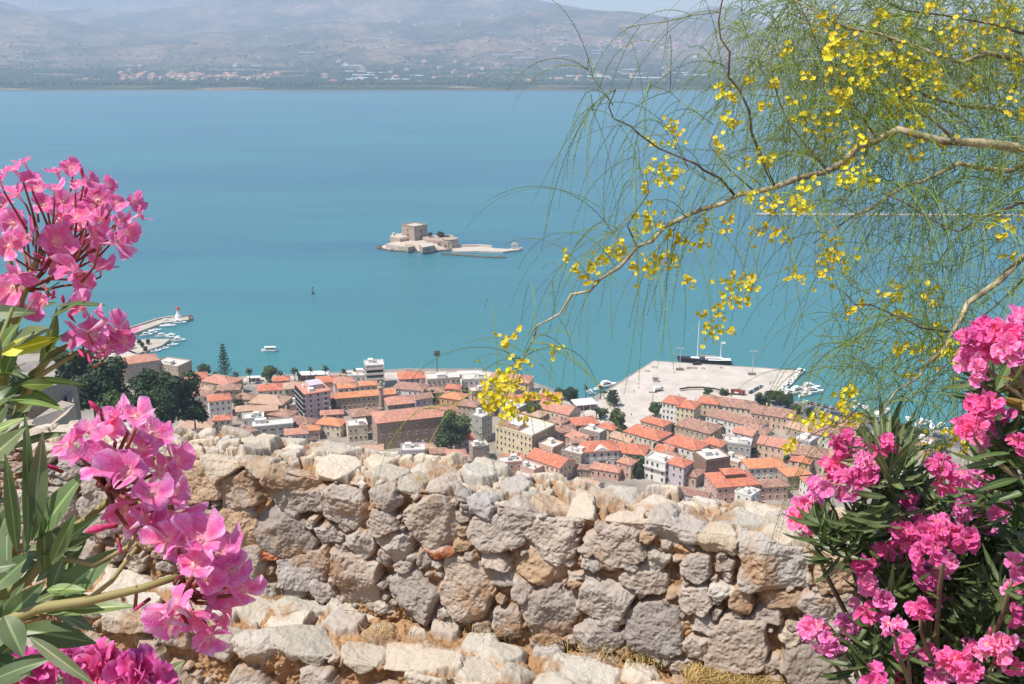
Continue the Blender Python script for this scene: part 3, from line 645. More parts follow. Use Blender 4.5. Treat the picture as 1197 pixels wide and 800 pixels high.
house('low tan house with a peach roof at the wall crest by the pink flowers', 929, 549, 13, 10, 8, 14, 'hip', 'tan', 'orange')
house('house with a dull brown roof under the yellow blossom sprays', 947, 525, 17, 14, 9, -24, 'hip', 'tan', 'brown')
house('pale house with a brown gable roof behind the yellow blossom sprays', 966, 503, 17, 12, 8, -28, 'gable', 'white', 'brown')
house('brown roofed house among garden trees near the waterfront road', 996, 512, 18, 12, 7, -25, 'hip', 'tan', 'brown')
house('dusky roofed house behind the upright oleander leaves', 1024, 530, 18, 12, 8, -20, 'hip', 'peach', 'brown')
house('pale walled house behind the oleander tops', 984, 535, 17, 12, 8, -28, 'hip', 'cream', 'pinkish')
house('red roofed house behind the oleander flowers near the wall', 958, 560, 15, 11, 8, 10, 'hip', 'white', 'red')
house('brown roofed house between the quay trees and the white walled row', 884, 500, 15, 10, 8, -35, 'hip', 'white', 'brown')
house('house with a small weathered roof and white gable in the middle rows', 872, 503, 11, 9, 10, -36, 'gable', 'white', 'pinkish')
house('low brown roofed house left of the brick building', 802, 548, 16, 10, 6, -35, 'hip', 'tan', 'brown')
house('narrow house with a dark red roof beside the pink hall', 938, 535, 10, 9, 7, -30, 'hip', 'peach', 'red')
house('cream house with a low red roof behind the loggia house', 712, 497, 10, 8, 7, -40, 'hip', 'cream', 'red')
house('weathered house with a tan roof beside the gabled cream house', 626, 481, 13, 10, 7, -36, 'hip', 'tan', 'tan')
house('low house with a brown roof behind the orange walled house', 508, 455, 12, 9, 8, 10, 'hip', 'cream', 'brown')
house('red roofed cottage between the hotel and the white terraces', 405, 450, 11, 8, 8, 12, 'hip', 'cream', 'orange')
house('small tan roofed house between the ochre house and the white cube', 288, 476, 12, 9, 6, 16, 'hip', 'cream', 'tan')
house('white house with a roof terrace behind the low concrete building', 296, 487, 12, 9, 7, 14, 'flat', 'white', shut='grey')
house('brown roofed house beside the fountain square trees', 656, 500, 13, 10, 9, 15, 'hip', 'tan', 'brown')
# --- the hotel with green balcony front
def hotel():
    L, Wd, H = 15, 19, 17; rz = math.radians(27); p = gp(366, 454, ZT + H); pos = Vector((p.x, p.y, ZT))
    t = thing('hotel', 'five storey pink hotel with dark balcony rows and a rooftop plant room', 'hotel', pos, rz)
    MB().box((0, 0, H/2), (L, Wd, H)).build('wall', WM['lilac'], t)
    b = MB(); b.box((0, 0, H + .2), (L + 1.4, Wd + 1.4, .4)); b.box((0, 0, H + .52), (L + 1.0, Wd + 1.0, .24)); ro = b.build('roof', mat('pink_roof_edge', (.52, .24, .18), .9, var=.15), t)
    b = MB(); b.box((1, 1, H + 1.9), (8, 10, 2.6)); b.box((1, 1, H + 3.3), (8.4, 10.4, .2)); b.build('plant_room', WM['lilac'], ro)
    b = MB(); b.box((-3, -6, H + 1.5), (3, 3, 1.8)); b.build('stair_head', m_white, ro); b = MB(); b.tube([(-5, 3, H + .6), (-5, 3, H + 2.4)], .8, 10); b.build('water_tank', m_white, ro)
    part_o = MB().box((0, 0, 0), (1.3, .16, 2.6)).build('partition', m_shut['grey']); part_me = part_o.data; bpy.data.objects.remove(part_o)
    for f in range(5):
        z = 1.8 + f * 3.2
        b = MB(); b.box((-L/2 - .7, 0, z - .1), (1.5, Wd - .6, .25)); b.box((-L/2 - 1.42, 0, z + .15), (.12, Wd - .6, .35)); b.build('balcony', WM['white'], t)
        b = MB(); b.box((-L/2 - .06, 0, z + 1.35), (.12, Wd - .8, 2.1)); b.build('window_band', m_dark, t)
        for k in range(8): link('partition', part_me, t, (-L/2 - .72, -Wd/2 + .6 + k * (Wd - 1.2) / 7, z + 1.4))
        b = MB(); b.box((-L/2 - 1.46, 0, z + .62), (.05, Wd - .7, .6)); b.build('railing', m_shut['green'], t)
        for k in range(3):
            link('window', win_mesh(1.3, 1.5, 'brown'), t, (-L/2 + 3 + k * 4.6, -Wd/2, z + 1.4), 0)
    for f in range(5):
        b = MB(); b.box((4.4, -Wd/2 - .5, 1.7 + f * 3.2), (4, 1.0, .2)); b.box((4.4, -Wd/2 - .98, 2.15 + f * 3.2), (4, .06, .8)); b.build('balcony', WM['white'], t)
hotel()
def minaret():
    p = gp(446, 477, ZT + 8); t = thing('minaret', 'old slender stone minaret without its cap standing among red roofs', 'tower', (p.x, p.y, ZT))
    b = MB(); b.prism([(1.9*math.cos(a), 1.9*math.sin(a)) for a in [k*math.pi/4 for k in range(8)]], -1, 8); b.build('base', WM['brown'], t)
    b = MB(); b.tube([(0,0,8), (0,0,9), (0,0,20)], [1.9, 1.45, 1.35], 12); b.build('shaft', WM['stone'], t)
    b = MB(); b.tube([(0,0,19.9), (0,0,20.6), (0,0,21.4), (0,0,21.5)], [1.4, 2.0, 2.0, 1.5], 12); b.build('balcony', WM['tan'], t)
    b = MB(); b.tube([(0,0,21.4), (0,0,24.4)], [1.1, 1.05], 10); b.build('turret', WM['stone'], t)
minaret()
def pavilion(label, px, py, L, W, H, rot):
    p = gp(px, py, ZT + H); t = thing('pavilion', label, 'pavilion', (p.x, p.y, ZT), math.radians(rot))
    b = MB(); b.box((0, 0, H), (L, W, .35)); b.box((0, 0, H + .25), (L - .6, W - .6, .2)); b.build('roof', m_white, t)
    b = MB(); b.box((0, W*.15, H/2 - .1), (L - 2, W * .6, H - .1)); b.build('wall', WM['brown'], t)
    for sx in (-1, -.33, .33, 1): b = MB(); b.box((sx * (L/2 - .4), -W/2 + .4, H/2 - .1), (.25, .25, H - .2)); b.build('post', m_white, t)
pavilion('white flat roofed cafe pavilion on the palm lined promenade', 365, 436.5, 21, 8, 4.2, 6)
pavilion('white awning pavilion beside the plaza trees', 683, 470, 14, 11, 3.6, 15)
pavilion('small white beach pavilion near the tall tiered conifer', 297, 441, 9, 4, 2.8, 4)
pavilion('white awning along the promenade beneath the lone tall palm', 550, 436, 17, 5, 3.2, 6)
# ---- smaller houses that fill the blocks between the named ones
_near = [('balconied hotel', 366, 460), ('old minaret', 446, 470), ('large brown stone building', 484, 490), ('white neoclassical mansion', 700, 525), ('salmon pink hall', 856, 557), ('brown brick building', 832, 530), ('long window rowed house', 757, 503),
         ('cream apartment house', 614, 500), ('gabled cream house', 653, 475), ('orange walled house', 531, 461), ('vivid coral roof', 803, 515), ('long white walled row', 862, 487), ('lilac waterfront house', 481, 440), ('white cube house', 256, 465), ('round waterfront tree', 316, 448), ('upright oleander leaves', 1030, 530), ('yellow blossom sprays', 950, 510), ('concrete roof terrace', 318, 497), ('tiered conifer', 262, 440), ('white stacked balconies block', 437, 430)]
def fillers():
    rg = random.Random(4); used = set()
    boxes = [(o.location.x, o.location.y) for o in list(COL.objects) if o.parent is None and o.get('category') in ('house', 'building', 'hotel', 'tower', 'pavilion')]
    quay = [gp(x, y, ZT) for x, y in ((664,500),(700,466),(764,422),(940,433),(900,478),(850,486),(790,492),(740,512))]
    def inside(x, y, poly):
        c = False; n = len(poly)
        for i in range(n):
            a, b = poly[i], poly[(i+1) % n]
            if (a.y > y) != (b.y > y) and x < (b.x - a.x) * (y - a.y) / (b.y - a.y) + a.x: c = not c
        return c
    region = [gp(x, y, ZT) for x, y in ((225,448),(285,452),(420,446),(560,446),(640,468),(664,500),(740,512),(790,496),(900,486),(1000,506),(1100,530),(1100,580),(900,600),(640,575),(420,540),(215,515))]
    sizes = ['small', 'narrow', 'low', 'squat']
    for _ in range(2600):
        px = rg.uniform(215, 1080); py = rg.uniform(448, 596); p = gp(px, py, ZT)
        if not inside(p.x, p.y, region) or inside(p.x, p.y, quay): continue
        if any((p.x - x) ** 2 + ((p.y - y)) ** 2 < 11.0 ** 2 for x, y in boxes): continue
        if len(boxes) > 146: break
        left = px < 600
        L, Wd = rg.uniform(8, 14), rg.uniform(7, 10); H = rg.uniform(4, 9); rot = (14 if left else -36) + rg.gauss(0, 5)
        rc = rg.choice(['red', 'pinkish', 'brown', 'brown', 'tan', 'brown', 'dark']); wl = rg.choice(['cream', 'white', 'tan', 'peach', 'pink', 'stone', 'lilac']); rf = rg.choice(['hip', 'gable', 'flat'])
        q = gp(px, py, ZT); nm = min(_near, key=lambda n: (n[1] - px) ** 2 + (n[2] - py) ** 2)[0]
        roofw = {'red': 'red', 'pinkish': 'rosy', 'brown': 'brown', 'tan': 'tan', 'orange': 'orange', 'dark': 'dark brown'}[rc]
        lab = None
        for sz in rg.sample(sizes, 4):
            for rel in ('beside', 'close to', 'a few steps from', 'next to'):
                s = f'{sz} {wl if wl != "stone" else "stone"} house with a ' + ('flat grey roof' if rf == 'flat' else f'{roofw} {"hipped" if rf == "hip" else "gabled"} roof') + f' {rel} the {nm}'.replace(' a few steps from ', ' near ')
                if s not in used: lab = s; break
            if lab: break
        if not lab: continue
        used.add(lab); boxes.append((p.x, p.y))
        e = gp(px, py, ZT); rh = min(L, Wd) * .21 if rf != 'flat' else 0
        # same spot expressed at eave height
        v = Vector((e.x, e.y, ZT + H + rh * .4)) - CAMP; dx = v.x; dy = v.dot(_up); dz = v.dot(_fw)
        house(lab, CX + F * dx / dz, CY - F * dy / dz, L, Wd, H, rot, rf, wl, rc, rh=rh if rf != 'flat' else None, shut=rg.choice(['brown', 'grey', 'green']), sp=3.2)
fillers()

# ================================================================== TREES
def foliage_mesh(name, lumps, n, size, mats, seed, zsq=1.0, drop=None, tone=(.7, 1.3)):
    r = np.random.default_rng(seed); lumps = np.array(lumps, float)
    w = lumps[:, 3] ** 2; w /= w.sum(); k = r.choice(len(lumps), n, p=w)
    d = r.normal(size=(n, 3)); d /= np.linalg.norm(d, axis=1)[:, None]; rad = r.uniform(.62, 1.08, n) ** .8
    P = lumps[k, :3] + d * (lumps[k, 3] * rad)[:, None] * np.array([1, 1, zsq])
    nrm = d + r.normal(size=(n, 3)) * .55; nrm /= np.linalg.norm(nrm, axis=1)[:, None]
    t = np.cross(nrm, r.normal(size=(n, 3))); t /= np.linalg.norm(t, axis=1)[:, None]; b = np.cross(nrm, t)
    s = size * r.uniform(.6, 1.4, n)[:, None]
    V = np.stack([P - t*s - b*s*.55, P + t*s - b*s*.55 + nrm*s*.3, P + t*s*.8 + b*s*.55, P - t*s*.7 + b*s*.6 + nrm*s*.2], 1).reshape(-1, 3)
    Q = np.arange(n * 4).reshape(-1, 4); lt = r.uniform(*tone, len(lumps))[k]; c = (lt * r.uniform(.75, 1.25, n))[:, None] * np.array([1, 1, 1.0]); C4 = np.repeat(c, 4, 0)
    o = mesh_np(name, V, Q, mats, C4); me = o.data; bpy.data.objects.remove(o); return me
m_bark = mat('bark', (.12, .085, .06), .9, var=.3, scale=3)
FM = {'dark': mat('leaf_dark', (.040, .070, .028), .7, var=.2, attr=True, trans=.12), 'mid': mat('leaf_mid', (.075, .115, .038), .7, var=.2, attr=True, trans=.15), 'olive': mat('leaf_olive', (.095, .105, .055), .75, var=.2, attr=True, trans=.15),
      'red': mat('leaf_red', (.10, .03, .028), .7, var=.2, attr=True, trans=.15), 'palm': mat('leaf_palm', (.055, .075, .028), .7, var=.2, attr=True, trans=.15)}
_tm = {}
def crown_mesh(kind, shape, v):
    k = (kind, shape, v)
    if k in _tm: return _tm[k]
    r = random.Random(v * 91 + len(shape)); L = []
    if shape == 'round':
        for i in range(13):
            a = r.uniform(0, 6.28); q = r.uniform(.15, .72); z = r.uniform(-.45, .62); s = math.sqrt(max(.05, 1 - z*z)); L.append((q*s*math.cos(a), q*s*math.sin(a), z, r.uniform(.26, .44)))
        L.append((0, 0, 0, .5)); n = 3400; sz = .060
    elif shape == 'tall':
        for i in range(18):
            z = r.uniform(-.95, .95); q = .38 * math.sqrt(max(.04, 1 - (z*.95)**2)) * r.uniform(.5, 1.25); a = r.uniform(0, 6.28); L.append((q*math.cos(a), q*math.sin(a), z, r.uniform(.16, .27)))
        n = 2600; sz = .05
    elif shape == 'bush':
        for i in range(10):
            a = r.uniform(0, 6.28); q = r.uniform(.1, .75); L.append((q*math.cos(a), q*math.sin(a), r.uniform(-.1, .35), r.uniform(.22, .40)))
        n = 1200; sz = .075
    _tm[k] = foliage_mesh('crown', L, n, sz, FM[kind], v * 7 + 3); return _tm[k]
_trk = MB().tube([(0,0,-.2), (.02,0,.35), (-.02,.02,.7), (0,0,1)], [.06, .045, .035, .015], 7).tube([(0,0,.45), (.22,.1,.85)], [.03, .01], 5).tube([(0,0,.5), (-.2,-.08,.9)], [.03, .01], 5).build('trunk', m_bark)
_trk_me = _trk.data; bpy.data.objects.remove(_trk)
_tn = [0]
def tree(label, px, py, R, H, kind='dark', shape='round', base=None, name='tree', pos=None, group='trees among the houses'):
    """px, py: photo pixel of the crown's middle"""
    zc = H - R * (1.0 if shape != 'bush' else .3)
    if pos is None:
        p = gp(px, py, (base if base is not None else ZT) + zc); pos = Vector((p.x, p.y, base if base is not None else ZT))
    _tn[0] += 1
    t = thing(name, label, 'tree' if shape != 'bush' else 'shrub', pos, random.uniform(0, 6.28), group)
    tr = link('trunk', _trk_me, t); tr.scale = (H * .5, H * .5, zc)
    c = link('crown', crown_mesh(kind, shape, _tn[0] % 4), t, (0, 0, zc)); zr = R if shape != 'tall' else H * .5
    c.scale = (R, R, R * .92) if shape == 'round' else ((H*.5*R/(H*.19), H*.5*R/(H*.19), H*.5) if shape == 'tall' else (R, R, R * .9))
    return t
# hillside trees on the west shoulder
def htree(label, px, pyc, D, R, H, kind, shape='round'):
    z = zof(pyc, D) - (H - R); X = (px - CX) / F * (D * math.cos(PITCH) + (HC - z) * math.sin(PITCH)); tree(label, px, pyc, R, H, kind, shape, pos=Vector((X, D, z)), group='trees on the slope below the fortress')
htree('dark broad evergreen tree on the slope behind the oleander blossom', 128, 447, 330, 9.5, 20, 'dark')
htree('very dark tall tree closest to the curved path wall', 112, 458, 315, 8.5, 17, 'dark')
htree('dark tree behind the yellow oleander leaf', 88, 428, 340, 9, 18, 'dark')
htree('tall dark left twin of the two evergreens before the houses', 181, 452, 400, 8.5, 17, 'dark')
htree('big dark right twin of the two evergreens before the houses', 208, 461, 395, 10.5, 20, 'dark')
htree('low dark tree at the foot of the twin evergreens', 228, 482, 395, 7, 13, 'dark')
htree('lighter green bushy tree in front of the twin evergreens', 160, 475, 330, 8.5, 15, 'mid')
htree('mid green bush between the dark tree and the stone building', 140, 480, 310, 7, 12, 'mid')
htree('dark round tree in front of the big right twin evergreen', 196, 480, 380, 8, 14, 'dark')
htree('dark scrubby tree on the slope above the path', 20, 455, 260, 5, 9, 'dark')
tree('round grey green tree on the promenade among palms', 315, 436, 6.2, 13, 'mid')
tree('bushy tree on the shore near the tall tiered conifer', 239, 432, 4.5, 10, 'mid')
tree('large leafy courtyard tree against the brown building', 531, 500, 10.5, 24, 'mid')
tree('second crown of the leafy courtyard tree behind the wall crest', 520, 516, 7, 15, 'mid')
tree('dark tree between the white walled house and the flat cream building', 503, 463, 5, 11, 'dark')
tree('grey green shrub tree beside the small brown roof', 280, 470, 4.5, 8, 'olive')
tree('tree growing behind the cream apartment house', 622, 481, 5.5, 13, 'mid')
tree('broad dark tree on the plaza corner by the moored white boat', 668, 461, 6, 11, 'dark')
tree('small dark tree at the plaza edge behind the white awning', 655, 459, 4.5, 9, 'dark')
tree('pale plaza tree in front of the white awning', 703, 483, 3.2, 6, 'olive')
tree('tall leafy tree at the foot of the plaza beside the loggia house', 722, 489, 6.2, 17, 'mid')
tree('leafy lower tree under the tall plaza tree', 725, 503, 5, 10, 'mid')
tree('copper red leaved tree beside the long cream house', 739, 511, 3.6, 7, 'red')
tree('dense garden tree beside the mansion', 738, 544, 5.5, 10, 'mid')
tree('garden tree with a wide crown in front of the arched house', 751, 541, 5, 10, 'mid')
tree('small dark garden tree near the wall crest', 747, 552, 4, 7, 'dark')
tree('little dark tree at the corner of the long cream house', 770, 523, 3.6, 9, 'dark')
tree('plaza tree beside the dark lamp post', 766, 478, 5, 10, 'mid')
for i, (x, y, R, H, k, l) in enumerate([(889, 467, 4.5, 9, 'dark', 'dark palm like tree at the near end of the quay grove'), (900, 463, 5, 10, 'dark', 'dense dark tree in the middle of the quay grove'), (911, 464, 5.2, 10, 'mid', 'mid green tree in the quay grove'), (921, 468, 5, 10, 'dark', 'dark tree at the far end of the quay grove'),
        (895, 471, 4, 7, 'mid', 'low tree in front of the quay grove'), (931, 478, 4, 7, 'mid', 'small tree by the parked cars past the quay grove'), (947, 482, 4, 7, 'dark', 'small dark tree beside the car row'), (1075, 508, 5, 9, 'mid', 'leafy tree behind the upright oleander leaves'),
        (1062, 505, 4.5, 9, 'dark', 'dark tree beside the waterfront road bend'), (1100, 522, 5, 9, 'mid', 'green tree under the hanging branch tips'), (975, 496, 3.6, 6, 'olive', 'pale shrub tree by the waterfront road'), (827, 458, 3.2, 6, 'mid', 'small round tree on the quay edge behind the row houses'), (846, 459, 3.2, 5, 'olive', 'pale bush on the quay edge beside the fire truck'),
        (1010, 505, 4.5, 8, 'mid', 'roadside tree before the brown roofed house'), (1043, 520, 5, 9, 'dark', 'dark garden tree behind the oleander leaves')]):
    tree(l, x, y, R, H, k, 'round', group='trees along the quay')
for i, (x, y, R, H, k, l) in enumerate([(297,470,3,6,'mid','small green tree between the tan roofed houses'),(340,470,2.8,6,'mid','little tree behind the mottled brown roof'),(410,470,3.2,7,'mid','small tree at the foot of the old minaret'),(500,470,3,7,'dark','little dark tree behind the large brown building'),(548,458,3.4,8,'mid','small tree beside the orange walled house'),(575,470,3.2,7,'mid','small tree under the yellow hanging blossoms'),(690,505,3,6,'mid','garden tree behind the narrow white house'),(716,536,3.4,7,'mid','garden tree by the mansion corner'),(785,500,3,6,'dark','small dark tree amid the brown roofs'),(842,500,2.6,6,'mid','courtyard tree below the long white walled house'),(880,528,3,6,'mid','courtyard tree above the long white awning'),(920,535,3,6,'mid','small tree beside the peach roofed house'),(815,540,2.6,5,'dark','dark shrub like tree left of the brick building'),(470,455,2.6,6,'dark','little dark tree in front of the lilac house'),(390,470,2.6,6,'mid','small tree behind the bright orange hipped roof'),(610,455,3,6,'mid','small tree behind the long red roofed block')]):
    tree(l, x, y, R, H, k, 'round')
def palm(label, px, py, H, R, seed):
    p = gp(px, py, ZT + H); t = thing('palm_tree', label, 'palm tree', (p.x, p.y, ZT), random.uniform(0, 6.28), 'palms along the promenade')
    MB().tube([(0,0,-.3), (.1,0,H*.5), (0,.05,H)], [.38, .28, .24], 7).build('trunk', m_bark, t)
    r = random.Random(seed); v = []; q = []; c = []
    for i in range(34):
        a = r.uniform(0, 6.28); el = r.uniform(-.55, 1.2); L = R * r.uniform(.8, 1.1); pp = Vector((0, 0, 0)); d = Vector((math.cos(a)*math.cos(el), math.sin(a)*math.cos(el), math.sin(el))); sd = Vector((-math.sin(a), math.cos(a), 0)); k = r.uniform(.6, 1.3)
        pts = []
        for s in range(6): pts.append(pp.copy()); pp += d * L / 5; d.z -= .26; d.normalize()
        for s in range(5):
            w0 = R * .17 * math.sin(math.pi * (s + .35) / 6); w1 = R * .17 * math.sin(math.pi * (s + 1.35) / 6) if s < 4 else .02
            for sg in (-1, 1):
                o = len(v); v.extend([pts[s], pts[s+1], pts[s+1] + sd*sg*w1 - Vector((0,0,w1*.5)), pts[s] + sd*sg*w0 - Vector((0,0,w0*.5))]); q.append((o, o+1, o+2, o+3)); c.extend([(k, k, k)] * 4)
    o = mesh_np('crown', np.array([tuple(x) for x in v]), np.array(q), FM['palm'], np.array(c), parent=t); o.location = (0, 0, H)
for i, (x, y, H, R, l) in enumerate([(291, 434, 9, 3.2, 'short palm just right of the tiered conifer'), (327, 437, 8, 3, 'palm behind the round waterfront tree'), (344, 433, 9, 3.4, 'bushy palm left of the white cafe pavilion'), (363, 432, 9, 2.6, 'small palm behind the cafe pavilion roof'), (380, 431, 9.5, 3.3, 'broad palm at the right end of the cafe pavilion'), (402, 434, 9, 2.8, 'palm left of the white terraces'), (416, 433, 8, 2.4, 'small palm behind the white terraces'), (349, 437, 7, 2.4, 'low palm leaning by the cafe pavilion'),
        (510.5, 413, 17, 3.2, 'lone very tall palm rising above the waterfront'), (685, 453, 8, 2.2, 'thin palm on the plaza edge by the white boat'), (702, 453, 8, 2.3, 'thin palm on the plaza edge nearest the quay corner'), (697, 480, 6, 3.2, 'low palm with drooping fronds on the plaza'), (708, 481, 6, 3, 'low palm beside the tall plaza tree'), (886, 462, 8, 2.8, 'palm at the near end of the quay grove'), (276, 437, 8, 2.6, 'palm hugging the foot of the tiered conifer'), (252, 437, 7, 2.6, 'palm left of the tiered conifer')]): palm(l, x, y, H, R, i)
def tiered(label, px, py, H, R, seed, loose=False):
    """px, py: pixel of the tree's foot"""
    p = gp(px, py, ZT); t = thing('conifer', label, 'tree', (p.x, p.y, ZT), 0, 'tiered conifers'); r = random.Random(seed)
    MB().tube([(0,0,-.3), (0,0,H*.6), (0,0,H)], [.45, .25, .05], 7).build('trunk', m_bark, t); L = []
    nt = 11 if not loose else 6
    for k in range(nt):
        z = H * (.12 + .84 * k / (nt - 1)); rr = R * (1 - k / nt) ** .8 + .25; nb = 7
        for j in range(nb):
            a = 6.28 * j / nb + k * .5
            for f in (.3, .6, .9): L.append((rr*f*math.cos(a), rr*f*math.sin(a), z + .5*f, .30 + .035 * H * (1 - f*.5) * .5))
    link('crown', foliage_mesh('crown', L, 3200, .26, FM['dark'], seed, .6), t)
tiered('tall tiered conifer standing on the waterfront above the red roofs', 263, 441, 23, 5.2, 5)
tiered('open tiered conifer standing on the pale plaza', 718, 475, 10, 4.6, 6, True)
tiered('second loose conifer on the plaza left of the lamp', 714, 470, 7, 3.2, 8, True)

# ---- the path and retaining wall on the western slope
def west():
    D0 = 205
    def hp(px, py, D): z = zof(py, D); return Vector(((px - CX) / F * (D * math.cos(PITCH) + (HC - z) * math.sin(PITCH)), D, z))
    a, b, c = hp(-60, 468, 150), hp(20, 462, 170), hp(66, 448, 200)
    d, e = hp(84, 452, 208), hp(86, 470, 196)
    top = [a, b, c, d, e]; mb = MB(); hgt = 16
    for i in range(len(top) - 1):
        p, q = top[i], top[i+1]; n = Vector((q.y - p.y, -(q.x - p.x), 0)).normalized() * 1.0
        vs = [p, q, q - Vector((0,0,hgt)), p - Vector((0,0,hgt)), p - n*-1.2, q - n*-1.2, q - n*-1.2 - Vector((0,0,hgt)), p - n*-1.2 - Vector((0,0,hgt))]
        mb.add(vs, [(0,1,2,3),(4,7,6,5),(0,4,5,1),(1,5,6,2),(0,3,7,4)])
    o = mb.build('retaining_wall', mat('bastion_stone', (.30, .235, .185), .95, c2=(.42, .34, .27), scale=.7, bump=.6, bscale=2)); tag(o, 'old grey brown retaining wall curving along the slope behind the oleander', 'retaining wall')
    m = MB(); P = [hp(-60, 545, 118), hp(20, 530, 128), hp(78, 486, 165), hp(88, 474, 185), hp(72, 470, 186), hp(40, 492, 150), hp(-60, 515, 130)]
    m.add([p + Vector((0, 0, .3)) for p in P] + [p - Vector((0, 0, 9)) for p in P], [tuple(range(7))] + [(i, i + 7, (i+1) % 7 + 7, (i+1) % 7) for i in range(7)])
    o = m.build('path', mat('pale_path', (.46, .37, .29), .95, var=.15, scale=.6)); struct(o)
west()
# ================================================================== PIERS, ISLAND, BOATS, CARS
m_quay = mat('quay_stone', (.38, .325, .265), .9, c2=(.52, .45, .375), scale=.12)
m_rock = mat('shore_rock', (.10, .085, .07), .95, c2=(.24, .20, .165), scale=.5, bump=.6, bscale=2)
m_hull = mat('hull_white', (.80, .79, .76), .4, var=.05); m_hdark = mat('hull_dark', (.03, .022, .022), .45, var=.2); m_glass = mat('dark_glass', (.03, .04, .05), .15, var=.1, spec=.6); m_wood = mat('deck_wood', (.42, .29, .18), .7); m_blue = mat('boat_canvas', (.08, .16, .30), .8)
def pixprism(name, pix, z0, z1, m, parent=None): return MB().prism([tuple(gp(x, y, z1).xy) for x, y in pix], z0, z1).build(name, m, parent)
mole = thing('harbour_mole', 'long pale stone mole curving out to a small harbour beacon', 'mole'); pixprism('deck', [(110, 391), (150, 383.5), (186, 372.3), (205, 369.5), (219, 370), (221, 373.6), (207, 375.5), (190, 377.5), (152, 391.5), (110, 404)], -2, 2.2, m_quay, mole)
pixprism('parapet', [(110, 389.5), (150, 382.8), (186, 371.4), (203, 369), (203, 369.7), (186, 372.2), (150, 383.6), (110, 391)], 2.2, 3.4, m_quay, mole)
rk = MB(); rr = random.Random(2)
for i in range(26):
    p = gp(216 + rr.uniform(0, 8), 372 + rr.uniform(-1, 3), 0); rk.box((p.x, p.y, rr.uniform(0, 1)), (rr.uniform(1.5, 3),) * 3, rr.uniform(0, 3))
rk.build('boulder_foot', m_rock, mole)
def beacon():
    p = gp(208.5, 371.2, 2.2); t = thing('harbour_beacon', 'small white beacon tower at the tip of the stone mole', 'beacon', (p.x, p.y, 2.2))
    MB().tube([(0,0,0), (0,0,2.2)], [2.6, 2.4], 8).build('base', m_hull, t); MB().tube([(0,0,2.2), (0,0,6.5)], [1.3, 1.1], 10).build('tower', m_hull, t); MB().tube([(0,0,6.5), (0,0,7.0), (0,0,8.4), (0,0,9.2)], [1.9, 1.9, .9, .05], 10).build('lantern', mat('beacon_red', (.35, .06, .04), .5), t); MB().tube([(0,0,9), (0,0,13)], .12, 5).build('mast', m_metal, t)
beacon()
inner = pixprism('inner_quay', [(100, 412), (140, 400), (172, 396.3), (199, 396.5), (189, 404), (162, 413), (140, 417)], -2, 2.0, m_quay); struct(inner)
for i, (x, y) in enumerate([(166, 403), (173, 399.6), (163, 399.5), (155, 404.5), (170, 408.5), (149, 402)]): tree(['tiny tree on the inner quay beside the moored boats', 'tiny tree in the middle of the inner quay', 'tiny tree toward the landward side of the inner quay', 'tiny tree closest to the oleander on the inner quay', 'tiny tree at the near edge of the inner quay', 'tiny tree almost hidden by oleander petals'][i], x, y, 2.2, 4.2, 'dark', group='small trees on the inner quay')
far_mole = thing('breakwater', 'thin straight breakwater line far out behind the hanging branches', 'breakwater'); pixprism('deck', [(885, 249.3), (1400, 251.4), (1400, 252.9), (885, 250.5)], -2, 1.6, m_quay, far_mole)
fm = MB(); rr = random.Random(3)
for i in range(160):
    p = gp(rr.uniform(885, 1390), 251.2 + rr.uniform(0, .9), 0); fm.box((p.x, p.y, .2), (rr.uniform(2, 5), 2.5, rr.uniform(1, 2.4)), rr.uniform(0, 3))
fm.build('rock_foot', m_rock, far_mole)
